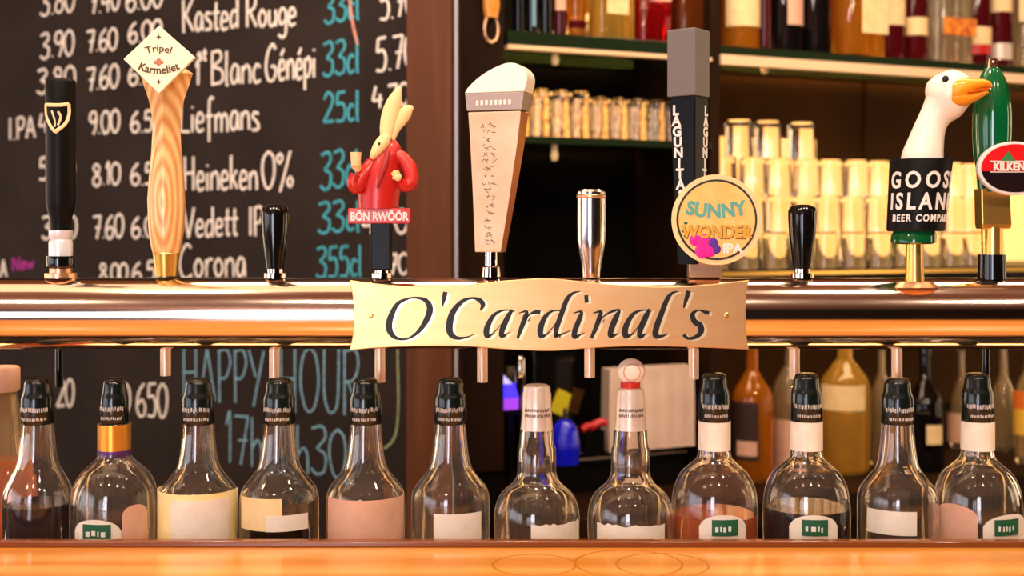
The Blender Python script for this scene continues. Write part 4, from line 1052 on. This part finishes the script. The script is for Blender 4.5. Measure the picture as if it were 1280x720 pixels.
# till corner behind the round bottles: screen, bottle, clips, napkins
def bpos(px, py, n): 
    s = s_at(px, n); p = wp(s, n, 0); d = p.y
    return Vector((p.x, p.y, CZ-(py-HZ)*d/F)), d/F
p, kk = bpos(640, 512, .06)
scr = thing('touch_screen', 'small till screen glowing blue and purple beside the pillar', 'screen', (p.x, p.y, BCZ), TH)
z0 = p.z-BCZ
M['screen'] = mat('blue_screen', (20,20,120), .2, emit=(70,50,255), estr=1.6); M['screen2'] = mat('violet_screen', (90,30,150), .2, emit=(170,70,230), estr=1.0); M['screen3'] = mat('pale_screen', (160,150,220), .2, emit=(200,190,255), estr=1.2)
MB().box(-.035,.03,0,.012,z0-.01,z0+.085).build('case', M['black'], scr, smooth=False, bevel=.002)
MB().box(-.006,.006,.003,.012,0,z0).box(-.03,.03,-.03,.05,0,.006).build('stand', M['black'], scr, smooth=False)
MB().box(-.031,.026,-.0012,0,z0+.0,z0+.022).build('display', M['screen2'], scr, smooth=False)
MB().box(-.031,.026,-.0012,0,z0+.022,z0+.05).build('display', M['screen'], scr, smooth=False)
MB().prism([(-.031,z0+.0502),(.0,z0+.0502),(-.031,z0+.08)][::-1], -.0012, 0).build('display', M['screen3'], scr, smooth=False)
p, kk = bpos(706, 578, -.04)
bb = thing('squeeze_bottle', 'bright blue rounded bottle on the black till drawer', 'bottle', (p.x, p.y, BCZ+.0802))
zt = (CZ-(524-HZ)*kk) - BCZ-.08
MB().lathe([(0,0),(18*kk,0)] + catmull([(18*kk,.003),(19*kk,zt*.4),(16*kk,zt*.75),(9*kk,zt*.95),(4*kk,zt)], 5) + [(0,zt)], 28).build('body', mat('blue_plastic', (18,26,220), .2, coat=.5), bb)
MB().lathe([(0,zt-.001),(3.5*kk,zt-.001),(2*kk,zt+.02),(0,zt+.021)], 16).build('nozzle', M['black'], bb)
p, kk = bpos(707, 512, .05)
def card(name, label, cat, px, py, w, h, n, m, tilt=0., extra=None):
    p, kk = bpos(px, py, n)
    t = thing(name, label, cat, p, TH)
    MB().box(-w/2*kk, w/2*kk, -.002, .002, -h/2*kk, h/2*kk).map(lambda v: Matrix.Rotation(tilt,3,'Y') @ v).build('card', m, t, smooth=False)
    return t
# dark till that carries the cards
p, kk = bpos(710, 590, .13)
till = thing('cash_till', 'black till machine behind the round bottles', 'till', (p.x, p.y, BCZ), TH)
MB().box(-.09,.235,-.075,.10,0,.08).build('drawer', M['black'], till, bevel=.004)
MB().box(-.088,.233,-.077,-.075,.064,.068).build('drawer_trim', M['silverband'], till, smooth=False)
mach = thing('till_machine', 'black boxy machine with yellow tag standing on the till drawer', 'machine', (p.x, p.y, BCZ+.0802), TH)
MB().box(-.07,.03,0.02,.095,0,.205).build('case', M['black'], mach, bevel=.006)
cd = MB().box(-12*kk,12*kk,-.002,.001,-15*kk,15*kk).map(lambda v: Matrix.Rotation(.45,3,'Y') @ v)
zc = CZ-(505-HZ)*kk-BCZ-.08
cd.build('key_tag', mat('yellow_plastic', (214,200,40), .4), mach, loc=(-4*kk,.016,zc), smooth=False, label='yellow tag')
MB().box(-8*kk,8*kk,-.002,.001,-16*kk,16*kk).map(lambda v: Matrix.Rotation(.3,3,'Y') @ v).build('key_tag', M['olive'], mach, loc=(15*kk,.016,zc+2*kk), smooth=False, label='dull olive tag')
p2, k2 = bpos(742, 534, .0)
clip = thing('bar_clip', 'pair of red plastic clips on the black till drawer', 'clip', (p2.x, p2.y, BCZ+.0802), TH)
zc = p2.z-BCZ-.08
MB().tube([(-16*k2,0,zc-3*k2),(-8*k2,0,zc+2*k2),(0,0,zc-1*k2)], 5*k2, 10).build('jaw', mat('red_plastic', (190,26,34), .3), clip)
MB().tube([(-2*k2,0,zc+2*k2),(10*k2,0,zc+6*k2),(17*k2,0,zc+4*k2)], 5*k2, 10).build('jaw', mat('red_plastic_light', (210,50,56), .3), clip)
MB().box(-14*k2,14*k2,-.006,.006,0,max(zc-4*k2,.006)).build('base', M['black'], clip, smooth=False)
p, kk = bpos(812, 500, .05)
nap = thing('paper_bag', 'pale pinkish paper bag standing on the black till, behind the ball stopper bottle', 'bag', (p.x, p.y, BCZ+.0802), TH)
rings = []
zt = CZ-(459-HZ)*kk-BCZ-.08
for z, g in ((0,1),(zt*.5,1.0),(zt,.98)):
    ring = []
    for i in range(40):
        u = i/20 if i < 20 else (40-i)/20
        x = (-64 + 128*u)*kk*g; w = math.sin(u*37)*.0022
        ring.append((x, (-.02 if i < 20 else .03)+w, z))
    rings.append(ring)
MB().loft(rings).build('sheet', mat('pinkish_paper', (236,206,190), .7, noise=(222,188,172), nscale=12), nap)
p, kk = bpos(650, 470, .02)
strw = thing('bar_spoon', 'thin silver bar tool upright beside the till screen', 'bar tool', (p.x, p.y, BCZ))
MB().lathe([(0,0),(.012,0),(.012,.003),(.003,.006),(.003,.20),(6*kk,.22),(6.5*kk,.27),(4*kk,.28),(0,.281)], 16).build('shaft', M['chrome'], strw)

# hanging wooden handled tool on the dark panel
p, kk = bpos(614, 22, -.02)
tl = thing('hanging_tool', 'orange wooden handled bar tool with metal loop hanging near the pillar', 'bar tool', p, TH)
MB().tube([(0,0,0),(0,0,.02),(0,0,.14)], [.013,.0165,.0165], 20, .7).build('handle', M['wood2'], tl)
lpz = [(0+.0135*math.cos(a)*1.0, 0, -.020+.026*math.sin(a)) for a in [2*PI*i/28 for i in range(29)]]
MB().tube(lpz, .0028, 8).build('loop', M['copper'], tl)
MB().tube([(0,.012,.12),(0,.004,.125)], .004, 8).build('hook', M['chrome'], tl)
